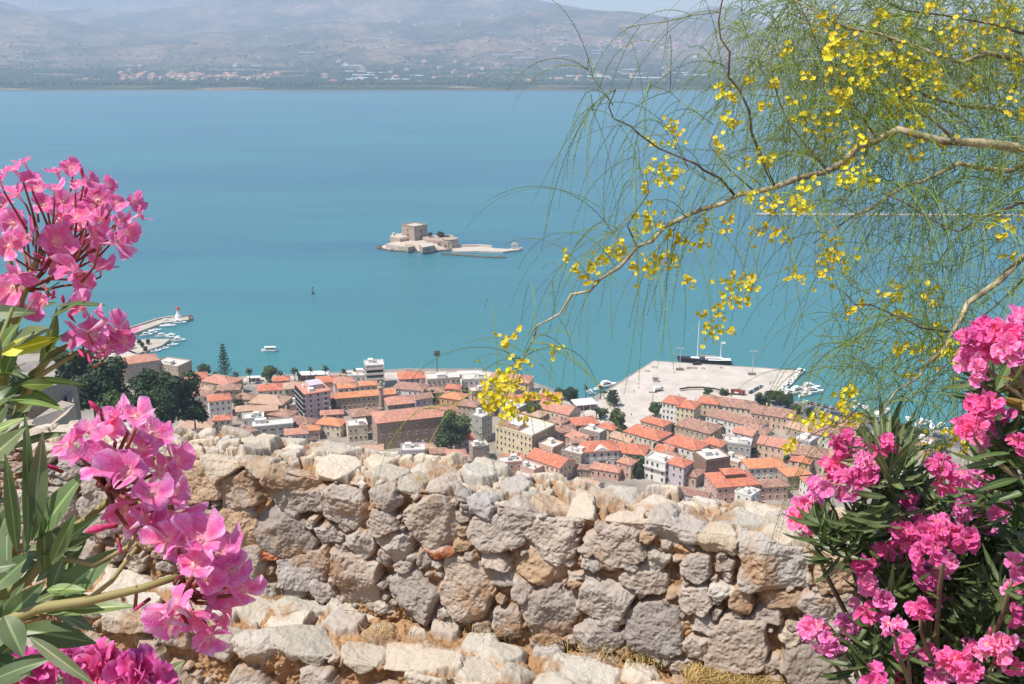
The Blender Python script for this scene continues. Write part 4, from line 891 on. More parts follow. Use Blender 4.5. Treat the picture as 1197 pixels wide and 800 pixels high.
# ---- boats
def hull_mb(L, B, H, rake=.12, sheer=.25):
    mb = MB(); n = 9; rings = []
    for i in range(n):
        t = i / (n - 1); x = -L/2 + L*t; w = B/2 * (min(1, .72 + t*1.2) if t < .3 else math.sqrt(max(0.0015, 1 - ((t - .3) / .7) ** 2.2))); zt = H * (1 + sheer * t * t)
        xt = x + rake * L * t * t * .5; rings.append([(x, -w*.55, -.4), (xt, -w, zt), (xt, w, zt), (x, w*.55, -.4)])
    vs = [p for r in rings for p in r]; fs = []
    for i in range(n - 1):
        a, b = i*4, (i+1)*4; fs += [(a, a+1, b+1, b), (a+1, a+2, b+2, b+1), (a+2, a+3, b+3, b+2), (a+3, a, b, b+3)]
    fs += [(3, 2, 1, 0), tuple((n-1)*4 + k for k in range(4))]
    return mb.add(vs, fs)
def boat_proto(kind):
    t = thing('boat', 'boat', 'boat')
    if kind == 'cruiser':
        hull_mb(9, 3.1, 1.3).build('hull', m_hull, t); b = MB(); b.box((-.4, 0, 1.9), (4.2, 2.2, 1.2)); b.box((-.8, 0, 2.95), (2.6, 2.0, .15)); b.build('cabin', m_hull, t); b = MB(); b.box((1.72, 0, 2.0), (.1, 1.9, .7)); b.box((-.3, 1.12, 2.0), (3, .06, .5)); b.box((-.3, -1.12, 2.0), (3, .06, .5)); b.build('windscreen', m_glass, t); b = MB(); b.box((-3.0, 0, 1.32), (2.6, 2.4, .1)); b.build('deck', m_wood, t)
    elif kind == 'dinghy':
        hull_mb(5.5, 2.1, .8).build('hull', m_hull, t); b = MB(); b.box((.2, 0, 1.2), (1.2, 1.2, .7)); b.build('console', m_hull, t); b = MB(); b.box((-.3, 0, .8), (3.4, 1.5, .06)); b.build('deck', m_blue, t)
    elif kind == 'caique':
        hull_mb(8, 2.8, 1.2, .1, .45).build('hull', m_hull, t); b = MB(); b.box((-1.6, 0, 1.9), (2, 1.8, 1.4)); b.build('wheelhouse', m_hull, t); b = MB(); b.box((.9, 0, 1.25), (3.4, 1.9, .1)); b.build('deck', m_wood, t); MB().tube([(1, 0, 1), (1, 0, 5.2)], .09, 5).build('mast', m_metal, t)
    elif kind == 'yacht':
        hull_mb(11, 3.4, 1.3).build('hull', m_hull, t); b = MB(); b.box((.2, 0, 1.75), (4.4, 2.0, .7)); b.build('cabin', m_hull, t); MB().tube([(.8, 0, 1.4), (.8, 0, 14)], [.13, .07], 6).build('mast', m_metal, t); MB().tube([(.8, 0, 3), (-3.6, 0, 2.9)], .2, 6).build('boom', m_blue, t)
    return t
BP = {k: boat_proto(k) for k in ('cruiser', 'dinghy', 'caique', 'yacht')}
_first = set()
def boat(kind, label, px, py, ang, sc=1.0, group='boats moored in the harbour'):
    p = gp(px, py, 0); o = BP[kind]
    if kind in _first: o = dup(o, (p.x, p.y, 0), math.radians(ang), label, sc)
    else: o.location = (p.x, p.y, 0); o.rotation_euler = (0, 0, math.radians(ang)); o['label'] = label; o.scale = (sc,) * 3; _first.add(kind)
    o['group'] = group
mg = 'boats in the small harbour behind the mole'
for k, l, x, y, a, s in [('cruiser', 'white motor cruiser moored closest under the mole deck', 195, 377.5, 10, 1.1), ('cruiser', 'white cruiser second in line under the mole tip', 209.5, 378.8, 5, 1.2), ('yacht', 'slim white boat farthest out under the mole tip', 196, 382.4, 4, 1.1), ('cruiser', 'white boat in mid harbour near the oleander petals', 171, 393, 25, 1.0), ('yacht', 'white sailing boat among the middle harbour moorings', 181, 387.5, 20, .9), ('cruiser', 'white boat beside the tip of the inner quay', 189.5, 394.5, 15, 1.1), ('cruiser', 'large white boat moored off the inner quay tip', 202, 395.5, -10, 1.2), ('cruiser', 'white boat with a blue cover off the inner quay tip', 208.5, 399.5, 10, 1.15), ('dinghy', 'blue decked dinghy below the inner quay tip', 202, 404.5, 20, 1.4), ('dinghy', 'small dinghy along the near side of the inner quay', 192, 408.5, 25, 1.2), ('dinghy', 'small white skiff at the foot of the inner quay', 182.5, 411.5, 25, 1.3), ('cruiser', 'white launch tied inside the mole bend', 178, 390.6, 30, .9)]: boat(k, l, x, y, a, s, mg)
eg = 'boats along the quay corner'
for k, l, x, y, a, s in [('cruiser', 'large white tour boat moored at the outer corner of the quay', 935, 437.5, 50, 1.35), ('cruiser', 'white cruiser tied second from the quay corner', 931, 442.5, 60, 1.0), ('caique', 'white fishing boat tied along the quay side', 927.5, 446, 60, 1.0), ('dinghy', 'white skiff squeezed between boats on the quay side', 924, 449.5, 60, 1.3), ('cruiser', 'white cruiser by the quay steps', 920, 453, 50, 1.0), ('caique', 'fishing boat near the inner end of the quay side', 916, 457, 45, 1.0), ('cruiser', 'big white boat with a long foredeck beside the moored pair', 932, 460.5, 25, 1.7), ('cruiser', 'white boat at the quay root before the grove', 922, 462, 35, 1.3), ('cruiser', 'double decked white boat moored off the road', 946, 455.5, 5, 1.5), ('cruiser', 'white cruiser just below the double decked boat', 950, 460.5, 10, 1.5), ('cruiser', 'white boat bow on to the road', 941, 463.5, 20, 1.0)]: boat(k, l, x, y, a, s, eg)
wg = 'boats along the waterfront road'
for i, (x, y) in enumerate([(1000, 475), (1006, 476.5), (1012, 479), (1018, 481), (1026, 484), (1034, 487), (1066, 492), (1074, 494), (1082, 497), (1090, 500), (1098, 502), (1106, 505), (1120, 508), (1132, 511)]):
    boat(['cruiser', 'yacht', 'cruiser', 'caique'][i % 4], ['white motor boat moored stern to along the waterfront road', 'white sailing yacht moored along the waterfront road', 'white motor boat moored stern to along the waterfront road', 'white fishing boat with a wheelhouse along the waterfront road'][i % 4], x + random.gauss(0, 2.5), y + random.gauss(0, .7) - (2.5 if i % 5 == 0 else 0), 65 + random.gauss(0, 14), random.uniform(.7, 1.35), wg)
boat('cruiser', 'white boat hauled up at the corner of plaza and quay', 709, 453, 25, 1.5, eg); boat('dinghy', 'low dark skiff beside the boat at the plaza corner', 696, 457, 10, 1.3, eg)
def ferry():
    p = gp(315, 411.3, 0); t = thing('passenger_boat', 'small white passenger boat cruising alone off the waterfront', 'boat', (p.x, p.y, 0), math.radians(183))
    hull_mb(11, 3.6, 1.4, .1, .3).build('hull', m_hull, t); b = MB(); b.box((-.6, 0, 3.6), (8.2, 3.3, .2)); b.build('canopy', m_hull, t); b = MB(); b.box((-.6, 0, 2.0), (6.5, 2.6, 1.1)); b.build('cabin', m_hull, t); b = MB(); b.box((-.6, 1.33, 2.3), (6, .06, .7)); b.box((-.6, -1.33, 2.3), (6, .06, .7)); b.build('window', m_glass, t)
    for x in (-4.2, -1.5, 1.2, 3): b = MB(); b.tube([(x, 1.4, 1.3), (x, 1.4, 3.6)], .06, 4); b.tube([(x, -1.4, 1.3), (x, -1.4, 3.6)], .06, 4); b.build('post', m_metal, t)
ferry()
def buoy():
    p = gp(366, 343.5, 0); t = thing('sea_buoy', 'tiny dark buoy with a topmark in the open bay', 'buoy', (p.x, p.y, 0)); m = mat('buoy_dark', (.05, .04, .045), .6)
    MB().tube([(0,0,-.5), (0,0,1.0)], [1.5, 1.3], 10).build('float', m, t); MB().tube([(0,0,1), (0,0,4.6)], [.5, .2], 6).build('mast', m, t); MB().tube([(0,0,4.6), (0,0,5.2), (0,0,6.4)], [.05, .8, .05], 8).build('topmark', m, t)
buoy()
def schooner():
    p = gp(824, 425.3, 0); t = thing('sailing_ship', 'two masted dark hulled sailing ship alongside the outer quay', 'ship', (p.x, p.y, 0), math.radians(174.5))
    hull_mb(36, 7, 3.3, .10, .5).build('hull', m_hdark, t); h = hull_mb(35.6, 6.9, .5, .1, .2); h.v = [(x, y, z * .5 + 3.35 + max(0, x) * .045) for x, y, z in h.v]; h.build('bulwark', m_hull, t)
    b = MB(); b.box((-6, 0, 4.1), (12, 3.6, 1.2)); b.box((7, 0, 4.1), (6, 3.0, .9)); b.build('deckhouse', m_hull, t); b = MB(); b.box((-6, 1.83, 4.2), (10, .06, .5)); b.box((-6, -1.83, 4.2), (10, .06, .5)); b.build('window', m_glass, t)
    for x, h in ((5.5, 29), (-10.5, 14)): MB().tube([(x, 0, 2), (x, 0, 2 + h)], [.34, .18], 7).build('mast', m_hull, t)
    MB().tube([(5.2, 0, 6), (-8, 0, 5.6)], .4, 7).build('furled_sail', m_wood, t); MB().tube([(17, 0, 5.2), (24, 0, 7)], .2, 6).build('bowsprit', m_wood, t)
    r = MB()
    for a, b_ in (((23.5,0,7), (5.5,0,30)), ((5.5,0,30), (-10.5,0,15.6)), ((-10.5,0,15.6), (-17,0,4)), ((5.5,0,28), (3,3.2,4)), ((5.5,0,28), (3,-3.2,4))): r.tube([a, b_], .05, 3)
    r.build('rigging', m_metal, t); b = MB(); b.box((-12, 0, 15.6), (3, .05, 1.6)); b.build('flag', m_hull, t)
schooner()
def dinghy_dark():
    p = gp(814.5, 426.6, ZT); t = thing('parked_pickup', 'dark pickup parked on the quay edge beside the sailing ship', 'pickup', (p.x, p.y, ZT), .05); b = MB(); b.box((0,0,1.0), (6, 2.2, 1)); b.box((1.2,0,1.9), (2.2, 2, .9)); b.build('body', m_hdark, t)
    for x in (-1.9, 1.9): 
        for y in (-1, 1): MB().tube([(x, y-.12, .45), (x, y+.12, .45)], .45, 10).build('wheel', m_dark, t)
dinghy_dark()
# ---- lamp masts, bins, truck, van, cars, people on the quay
def lamp(label, px, py, H, planter=True, dark=False):
    p = gp(px, py, ZT + .01); t = thing('lamp_mast', label, 'lamp mast', (p.x, p.y, ZT)); mm = m_shut['grey'] if dark else m_metal
    MB().tube([(0,0,0), (0,0,H)], [.26, .14], 6).build('pole', mm, t); b = MB(); b.box((0,0,H), (4.5, .3, .3)); b.build('crossarm', mm, t)
    for x in (-2.1, -.8, .8, 2.1): b = MB(); b.box((x, 0, H + .35), (.8, .7, .5)); b.build('floodlight', mm, t)
    if planter: b = MB(); b.box((0,0,.5), (5, 3.4, 1)); b.build('base', m_rock, t)
lamp('tall floodlight mast on a planter near the outer quay edge', 879, 438, 16); lamp('floodlight mast at the far quay corner by the ship bow', 794.5, 432.5, 15); lamp('dark lamp mast on the plaza behind the row houses', 762.5, 479, 11, False, True)
def van():
    p = gp(769, 457.5, ZT); t = thing('delivery_van', 'white delivery van with a dark front parked alone on the quay', 'van', (p.x, p.y, ZT), math.radians(28))
    b = MB(); b.box((-.7, 0, 1.75), (5.0, 2.3, 2.5)); b.build('cargo_box', m_hull, t); b = MB(); b.box((2.6, 0, 1.3), (1.6, 2.2, 1.6)); b.build('cab', m_hull, t); b = MB(); b.box((3.0, 0, 2.0), (.9, 2.22, .7)); b.box((-.7, -1.17, 1.0), (4.9, .06, .9)); b.build('window', m_glass, t)
    for x in (-2.2, 2.4):
        for y in (-1.1, 1.1): MB().tube([(x, y-.15, .5), (x, y+.15, .5)], .5, 10).build('wheel', m_dark, t)
van()
def kiosk():
    p = gp(766, 446.5, ZT); t = thing('ticket_booth', 'small grey booth standing in the middle of the quay', 'booth', (p.x, p.y, ZT), .1); b = MB(); b.box((0,0,1.2), (3.4, 2.4, 2.4)); b.build('body', m_metal, t); b = MB(); b.box((0,0,2.5), (4, 3, .2)); b.build('roof', m_rock, t)
kiosk()
def truck():
    p = gp(862.5, 461.5, ZT); t = thing('fire_truck', 'dark red truck with a rear tank parked by the quay trees', 'truck', (p.x, p.y, ZT), math.radians(-14)); mr_ = mat('truck_red', (.24, .035, .035), .45, var=.15)
    b = MB(); b.box((-1.2, 0, 2.1), (6.6, 2.5, 2.3)); b.build('body', mr_, t); b = MB(); b.box((3.3, 0, 1.9), (2.1, 2.4, 2.2)); b.build('cab', mr_, t); b = MB(); b.box((4.37, 0, 2.4), (.06, 2.1, .8)); b.box((3.4, -1.22, 2.4), (1.4, .06, .8)); b.build('window', m_glass, t); b = MB(); b.box((-1.0, -1.28, 1.7), (2.4, .08, .9)); b.build('panel', m_hull, t); b = MB(); b.box((-1.2, 0, 3.35), (5, .8, .2)); b.tube([(-4, 0, 3.4), (2.5, 0, 4.2)], .15, 5); b.build('ladder', m_rock, t)
    for x in (-3.2, -1.9, 3.1):
        for y in (-1.15, 1.15): MB().tube([(x, y-.17, .6), (x, y+.17, .6)], .6, 10).build('wheel', m_dark, t)
truck()
CC = {'white': m_hull, 'silver': mat('car_silver', (.42, .43, .44), .3, spec=.6, var=.05), 'dark': mat('car_dark', (.035, .037, .045), .3, spec=.6, var=.05), 'blue': mat('car_blue', (.04, .08, .17), .3, spec=.6, var=.05), 'red': mat('car_red', (.30, .03, .025), .3, spec=.6, var=.05)}
def car_proto(c):
    t = thing('parked_car', 'car', 'car'); mb = MB(); prof = [(-2.1, .35), (-2.15, .85), (-1.3, .95), (1.0, .95), (2.05, .8), (2.15, .35)]
    vs = [(x, y, z) for y in (-.85, .85) for x, z in prof]; n = len(prof); mb.add(vs, [tuple(range(n)), tuple(range(2*n-1, n-1, -1))] + [(i, n+i, n+(i+1) % n, (i+1) % n) for i in range(n)]); mb.build('body', CC[c], t)
    mb = MB(); mb.add([(-1.5,-.8,.94),(1.05,-.8,.94),(1.05,.8,.94),(-1.5,.8,.94),(-1.0,-.62,1.42),(.4,-.62,1.42),(.4,.62,1.42),(-1.0,.62,1.42)], [(0,1,5,4),(1,2,6,5),(2,3,7,6),(3,0,4,7)]); mb.build('window', m_glass, t)
    b = MB(); b.box((-.3, 0, 1.44), (1.4, 1.24, .05)); b.build('roof', CC[c], t)
    for x in (-1.3, 1.3):
        for y in (-.8, .8): MB().tube([(x, y-.1, .32), (x, y+.1, .32)], .32, 8).build('wheel', m_dark, t)
    return t
CP = {}
def car(c, px, py, ang, label, group):
    p = gp(px, py, ZT + .01)
    if c not in CP: CP[c] = car_proto(c); o = CP[c]; o.location = (p.x, p.y, ZT + .01); o.rotation_euler = (0, 0, math.radians(ang)); o['label'] = label
    else: o = dup(CP[c], (p.x, p.y, ZT + .01), math.radians(ang), label)
    o['group'] = group
rg = random.Random(9); names = list(CC)
for i in range(9): c = ['dark', 'blue', 'silver', 'dark', 'blue', 'dark', 'silver', 'dark', 'white'][i]; car(c, 877 + i * 1.7 , 459.5 - i * .95, 75, f'{c} car in the slanting row parked on the quay beside the truck', f'{c} cars beside the truck')
for r_, (x0, y0, x1, y1, n) in enumerate([(938, 470, 990, 481, 15), (945, 476, 1000, 490, 15), (1000, 484, 1060, 499, 16), (1005, 492, 1060, 506, 12), (1062, 501, 1110, 514, 10)]):
    row = ['nearest the moorings', 'behind the quay trees', 'along the waterfront road kerb', 'on the landward side of the waterfront road', 'at the far bend of the waterfront road'][r_]
    for i in range(n):
        if rg.random() < .12: continue
        c = rg.choice(['dark', 'dark', 'blue', 'silver', 'white', 'white', 'red', 'silver']); f = (i + .5) / n; car(c, x0 + (x1 - x0) * f, y0 + (y1 - y0) * f, 62 + rg.gauss(0, 4), f'{c} car in the row parked {row}', f'{c} cars {row}')
for c, x, y, l in [('dark', 706, 459.5, 'dark car parked alone near the plaza trees'), ('white', 689, 459, 'white car parked under the plaza edge palms'), ('silver', 693, 461.5, 'silver car under the plaza edge trees')]: car(c, x, y, 5, l, 'cars parked by the plaza')
def bench(label, px, py, L):
    p = gp(px, py, ZT + .01); t = thing('quay_barrier', label, 'barrier', (p.x, p.y, ZT), -.1); b = MB(); b.box((0,0,.9), (L, .5, .3)); b.build('rail', m_rock, t)
    for x in (-.4, .4): b = MB(); b.box((x*L, 0, .4), (.4, .5, .8)); b.build('post', m_rock, t)
for l, x, y, L in [('dark barrier lying near the ship bow on the quay', 765, 430.5, 4), ('dark planter barrier behind the ship bow', 795, 432.8, 5), ('dark long bar lying along the outer quay', 809, 431.5, 7), ('small dark block on the quay beside the ship stern', 822, 431.6, 2), ('dark low barrier right of the ship stern', 843, 430.8, 2), ('dark low barrier at the quay edge behind the corner', 757, 435, 3)]: bench(l, x, y, L)
m_cloth = mat('clothes_dark', (.05, .05, .07), .8); m_skin = mat('skin', (.5, .32, .23), .6)
def person(label, px, py):
    p = gp(px, py, ZT + .01); t = thing('person', label, 'person', (p.x, p.y, ZT)); b = MB()
    b.tube([(0,0,1.45), (0,0,1.2), (0,0,.9), (.09,.02,.5), (.1,0,.02)], [.1, .22, .17, .1, .07], 8); b.tube([(0,0,.95), (-.09,-.05,.5), (-.1,.1,.02)], [.12, .1, .07], 8); b.tube([(-.2,0,1.38), (-.27,.02,1.1), (-.25,.1,.85)], [.07,.05,.04], 6); b.tube([(.2,0,1.38), (.27,.02,1.1), (.25,.1,.85)], [.07,.05,.04], 6); b.tube([(0,0,1.42), (0,0,1.5), (0,0,1.6), (0,0,1.73), (0,0,1.78)], [.06,.06,.11,.1,.03], 8); b.build('body', m_cloth, t, True)
for l, x, y in [('person in dark clothes walking across the quay near the parked cars', 901, 448.5), ('person in dark clothes standing alone on the plaza', 738, 486), ('person walking on the pale plaza toward the quay', 741, 459), ('second person walking beside the one near the parked cars', 900, 450)]: person(l, x, y)
wallb = thing('low_wall', 'curving low white wall with dark bushes along the back of the quay', 'wall'); pts = [gp(x, y, ZT) for x, y in ((795, 457.5), (805, 455.8), (820, 455.6), (835, 457), (848, 460.5), (855, 464))]
MB().tube([p + Vector((0, 0, .5)) for p in pts], .6, 6).build('coping', m_quay, wallb)
hg = MB().tube([p + Vector((0, .9, 1.0)) for p in pts], .7, 7); hg.build('hedge', FM['dark'], wallb)

# ---- the island fortress
m_fort = mat('fort_stone', (.28, .205, .15), .95, c2=(.50, .38, .29), scale=.35, bump=.5, bscale=1.2); m_frock = mat('island_rock', (.42, .33, .26), .95, c2=(.60, .50, .41), scale=.35, bump=.7, bscale=1.5); m_lime = mat('limewash', (.50, .43, .36), .9, var=.2)
IO = gp(490, 290, 0); IS = .93; AZ = 4.7
def ip(px, py): p = gp(px, py, 0); return p
def island():
    n = 90; m = 7; V = []; r = random.Random(8)
    cx, cy = gp(491, 289.5, 0).xy
    for j in range(m):
        f = 1 - j / (m - 1) * .45; z = [-2, .5, 1.8, 3.2, 4.4, 5.4, 6.0][j]
        for i in range(n):
            a = 2*math.pi*i/n; R = 1 + .12 * noise_1(a * 2.2 + 1) + .07 * noise_1(a * 7 + j); V.append((cx + 44 * f * math.cos(a) * R, cy + 24 * f * math.sin(a) * R, z * (1 + .18 * noise_1(a * 5 + j * 2)) if j else -2))
    Q = [(j*n + i, j*n + (i+1) % n, (j+1)*n + (i+1) % n, (j+1)*n + i) for j in range(m-1) for i in range(n)]
    mb = MB().add(V, Q + [tuple((m-1)*n + i for i in range(n))]); o = mb.build('island', m_frock); struct(o)
    rk = MB()
    for i in range(150):
        a = r.uniform(math.pi * .95, math.pi * 2.05); k = r.uniform(.97, 1.06); rk.box((cx + 44*k*math.cos(a), cy + 24*k*math.sin(a), r.uniform(-.3, .8)), (r.uniform(1, 3), r.uniform(1, 3), r.uniform(.8, 2.4)), r.uniform(0, 3))
    o = rk.build('shore_rocks', m_rock); struct(o, 'stuff')
def noise_1(x): return float(fbm(np.array([x]), np.array([3.3]), 2)[0])
island()
def fort():
    t = thing('island_fortress', 'small stone fortress with a square tower filling a rocky islet', 'fortress', (IO.x, IO.y, 0))
    def L(px, py, z=0): p = gp(px, py, z); return Vector((p.x - IO.x, p.y - IO.y, 0))
    c = L(485, 285.5); R = 14
    def ngon(c, R, a0, n, s=(1, 1)): return [(c.x + R*s[0]*math.cos(a0 + 2*math.pi*k/n), c.y + R*s[1]*math.sin(a0 + 2*math.pi*k/n)) for k in range(n)]
    tw = ngon(c, R, math.radians(-86), 4); b = MB(); b.prism(tw, 2, 21); b.build('tower', m_fort, t)
    par = MB()
    for k in range(4):
        p, q = Vector(tw[k]), Vector(tw[(k+1) % 4]); d = q - p
        for s in range(5):
            m = p + d * ((s + .5) / 5); par.box((m.x * .97 + c.x * .03, m.y * .97 + c.y * .03, 21.7), (d.length / 5 * .68, 1.2, 1.4), math.atan2(d.y, d.x))
    par.build('battlement', m_fort, t); MB().prism(ngon(c, R * .84, math.radians(-86), 4), 21, 21.5).build('terrace', m_lime, t)
    for a, z in ((-131, 12), (-41, 9), (-131, 17), (-41, 16)): b = MB(); b.box((c.x + R*.705*math.cos(math.radians(a)), c.y + R*.705*math.sin(math.radians(a)), z), (1.2, 1.2, 2), math.radians(a)); b.build('window', m_dark, t)
    def poly(name, pix, z0, z1, m=m_fort): return MB().prism([(L(x, y).x, L(x, y).y) for x, y in pix], z0, z1).build(name, m, t)
    poly('west_bastion', [(456, 286.5), (459, 283.5), (474, 283), (477, 288), (468, 289.5)], 1, 9.2); poly('west_terrace', [(456.6, 286.4), (459.4, 283.8), (473.6, 283.4), (476, 287.4), (467.6, 288.8)], 9.2, 10, m_lime); poly('corner_turret', [(459, 285), (460.5, 284), (462, 285), (460.5, 286)], 9, 12.2, m_lime)
    poly('south_rampart', [(451, 291), (470, 287.5), (484, 290), (482, 295), (466, 294)], 0, 5.6, m_frock); poly('gatehouse', [(473, 292.5), (481, 291.5), (485, 294.5), (477, 296.5)], 1, 6.4); poly('guard_house', [(490, 293.8), (505, 292.2), (508, 295.5), (494, 298)], 1, 7.4); poly('guard_house_roof', [(489.8, 293.6), (505.2, 292), (508.4, 295.5), (494, 298.2)], 7.4, 8, m_lime)
    poly('curtain_wall', [(492, 286.5), (497, 285), (528, 284.5), (532, 288), (524, 293), (500, 290.5)], 1, 9.5)
    cb = L(526, 291); MB().tube([(cb.x, cb.y, 0), (cb.x, cb.y, 5), (cb.x, cb.y, 11)], [9.6, 8.9, 8.4], 18).build('round_bastion', m_fort, t); MB().tube([(cb.x, cb.y, 10.9), (cb.x, cb.y, 11.6)], [8.8, 8.8], 18).build('round_parapet', m_fort, t)
    for x, y, z in ((484, 296.4, 4), (500, 297.6, 5), (513, 292.2, 6.5), (521, 294.6, 6), (530, 295, 6)): p = L(x, y); b = MB(); b.box((p.x, p.y - .3, z), (1.5, 1.2, 2.4)); b.build('opening', m_dark, t)
    # long pale jetty with a gate at its end
    j = thing('jetty', 'long pale stone jetty running from the islet to a small gate', 'jetty', (IO.x, IO.y, 0))
    MB().prism([tuple(L(x, y).xy) for x, y in [(528, 291), (560, 290.2), (580, 292.4), (594, 293.2), (601, 291.6), (611, 292.6), (606, 294.2), (598, 295), (588, 296.4), (560, 295.6), (530, 296.2)]], -1, 1.9).build('deck', m_lime, j)
    MB().prism([tuple(L(x, y).xy) for x, y in [(530, 290.8), (560, 289.9), (575, 291.2), (575, 291.7), (560, 290.5), (530, 291.4)]], 1.9, 4.0).build('parapet', m_lime, j)
    g = L(601.5, 292.8); b = MB(); b.box((g.x - 2.6, g.y, 3.6), (1.6, 3, 3.6)); b.box((g.x + 2.6, g.y, 3.6), (1.6, 3, 3.6)); b.box((g.x, g.y, 6.2), (6.8, 3, 1.8)); b.build('gate', m_lime, j); b = MB(); b.add([(g.x - 3.4, g.y - 1.5, 7.1), (g.x + 3.4, g.y - 1.5, 7.1), (g.x, g.y - 1.5, 8.4), (g.x - 3.4, g.y + 1.5, 7.1), (g.x + 3.4, g.y + 1.5, 7.1), (g.x, g.y + 1.5, 8.4)], [(0,1,2), (3,5,4), (0,2,5,3), (1,4,5,2)]); b.build('gable', m_lime, j); h = L(607.5, 293); b = MB(); b.box((h.x, h.y, 2.6), (6, 3, 1.4)); b.build('step', m_lime, j)
    rk = MB(); r = random.Random(5); q = thing('rock_breakwater', 'dark line of loose rocks in the water in front of the jetty', 'breakwater', (IO.x, IO.y, 0))
    for i in range(120):
        f = i / 119; x = 517 + f * 74; y = 297.6 + f * 5.0 - max(0, f - .75) * 5; p = L(x + r.uniform(-.4, .4), y + r.uniform(-.3, .3)); rk.box((p.x, p.y, r.uniform(0, .6)), (r.uniform(1.4, 3.2), r.uniform(1.2, 2.4), r.uniform(1, 2.2)), r.uniform(0, 3))
    rk.build('rock_line', m_rock, q)
fort()
tree('small dark tree between the fortress tower and curtain wall', 503, 274.5, 3.6, 7, 'dark', base=9, group='trees inside the island fortress'); tree('larger dark tree above the fortress curtain wall', 515, 274.5, 5.4, 9, 'dark', base=8.5, group='trees inside the island fortress'); tree('low bush on the fortress ramparts by the round bastion', 523, 277.5, 2.8, 5, 'mid', base=9, group='trees inside the island fortress')

# ---- far shore: greenhouses, villages, woodland
m_gh = mat('greenhouse_white', (.72, .73, .74), .6, var=.06)
gm = MB(); gm.box((0, 0, 1.6), (1, 1, 3.2)); 
for k in range(5): gm.tube([(-.5 + .1 + k*.2, -.5, 3.2), (-.5 + .1 + k*.2, .5, 3.2)], .09, 6)
gme = gm.build('greenhouse', m_gh); gm_d = gme.data; bpy.data.objects.remove(gme)
rg = random.Random(21); pxs = [(585, 80, 210), (610, 80.3, 170), (415, 86, 120), (425, 89, 130), (418, 92, 110), (700, 79, 90), (650, 92, 70), (360, 79, 110), (380, 72, 150), (500, 70, 120), (455, 70, 70), (148, 73, 50), (20, 72, 60), (95, 72, 70), (218, 53, 130), (540, 71, 90), (670, 90, 80), (700, 91, 120), (740, 88, 130), (755, 92, 160), (860, 79, 130), (880, 82, 110), (815, 89, 150), (960, 82, 100), (640, 84, 60), (300, 82, 60), (180, 80, 50), (235, 71, 60), (470, 76, 60), (620, 72, 70), (790, 70, 80)] + [(rg.uniform(330, 1000), rg.uniform(70, 95), rg.uniform(50, 150)) for _ in range(34)]
for i, (x, y, w) in enumerate(pxs):
    p = far_pt(x, far_D(y)); o = link('greenhouse', gm_d, None, p, rg.uniform(-.1, .1)); o.scale = (w, rg.uniform(25, 60), 1.4); tag(o, 'long white greenhouse roof on the hazy plain across the bay', 'greenhouse', 'white greenhouses on the far plain')
hm_ = []
for c, rcol in (('white', 'red'), ('cream', 'pinkish'), ('peach', 'tan')):
    b = MB(); b.box((0, 0, 3), (12, 9, 6), 0, 0); hip_roof(b, 12, 9, 6, 2.2, m=1); b.m = [min(x, 1) for x in b.m]; o = b.build('house', [WM[c], RM[rcol]]); hm_.append(o.data); bpy.data.objects.remove(o)
for i in range(285):
    k = rg.random()
    if k < .26: x = rg.uniform(140, 330); y = rg.gauss(90.5, 2.4)
    elif k < .58: x = rg.gauss(760, 55); y = rg.gauss(53, 3.4)
    elif k < .78: x = rg.uniform(30, 900); y = rg.uniform(70, 98)
    elif k < .9: x = rg.uniform(330, 700); y = rg.uniform(62, 78)
    else: x = rg.uniform(300, 900); y = rg.uniform(72, 97)
    y = min(y, 98.5); 
    if y > 62: D = far_D(y)
    else:
        D = 6800
        for D in np.linspace(6800, 9600, 120):
            if float(far_z(x, D)) > zof(y, D): break
    p = far_pt(x, float(D)); s = rg.uniform(1.2, 2.9); o = link('village_house', hm_[i % 3], None, p, rg.uniform(-.6, .6)); o.scale = (s, s, s * .9)
    tag(o, 'tiny pale house in the hazy villages across the bay', 'house', 'houses of the villages on the far shore')
def woodland():
    r = np.random.default_rng(3); n = 7600; V = []; Q = []
    base = np.array([(-.5,-.5,0),(.5,-.5,0),(.5,.5,0),(-.5,.5,0),(-.42,-.42,.7),(.42,-.42,.7),(.42,.42,.7),(-.42,.42,.7),(0,0,1.05)])
    qd = [(0,1,5,4),(1,2,6,5),(2,3,7,6),(3,0,4,7),(4,5,8,8),(5,6,8,8),(6,7,8,8),(7,4,8,8)]
    pxa = np.where(r.random(n) < .45, r.uniform(-60, 1250, n), np.repeat(r.uniform(-60, 1250, n // 40), 40) + r.normal(0, 9, n)); pya = np.where(r.random(n) < .3, r.normal(98.5, .8, n), np.repeat(r.uniform(74, 98, n // 40), 40) + r.normal(0, .3, n)); pya = np.clip(pya, 72, 99.6)
    for i in range(n):
        D = far_D(pya[i], 5); p = far_pt(pxa[i], D); s = r.uniform(7, 20); h = r.uniform(5, 12) * (1.0 + .5 * (pya[i] > 96)); a = r.uniform(0, 3); c, sn = math.cos(a), math.sin(a); o = len(V)
        for b in base: V.append((p.x + (b[0]*c - b[1]*sn) * s * r.uniform(.7, 1.3), p.y + (b[0]*sn + b[1]*c) * s, p.z - .5 + b[2] * h))
        Q.extend([tuple(o + k for k in q) for q in qd])
    me = bpy.data.meshes.new('woodland'); me.from_pydata(V, [], [q if q[2] != q[3] else q[:3] for q in Q]); me.materials.append(mat('far_trees', (.030, .048, .022), .9, c2=(.065, .08, .035), scale=.02)); o = link('woodland', me); struct(o, 'stuff')
woodland()
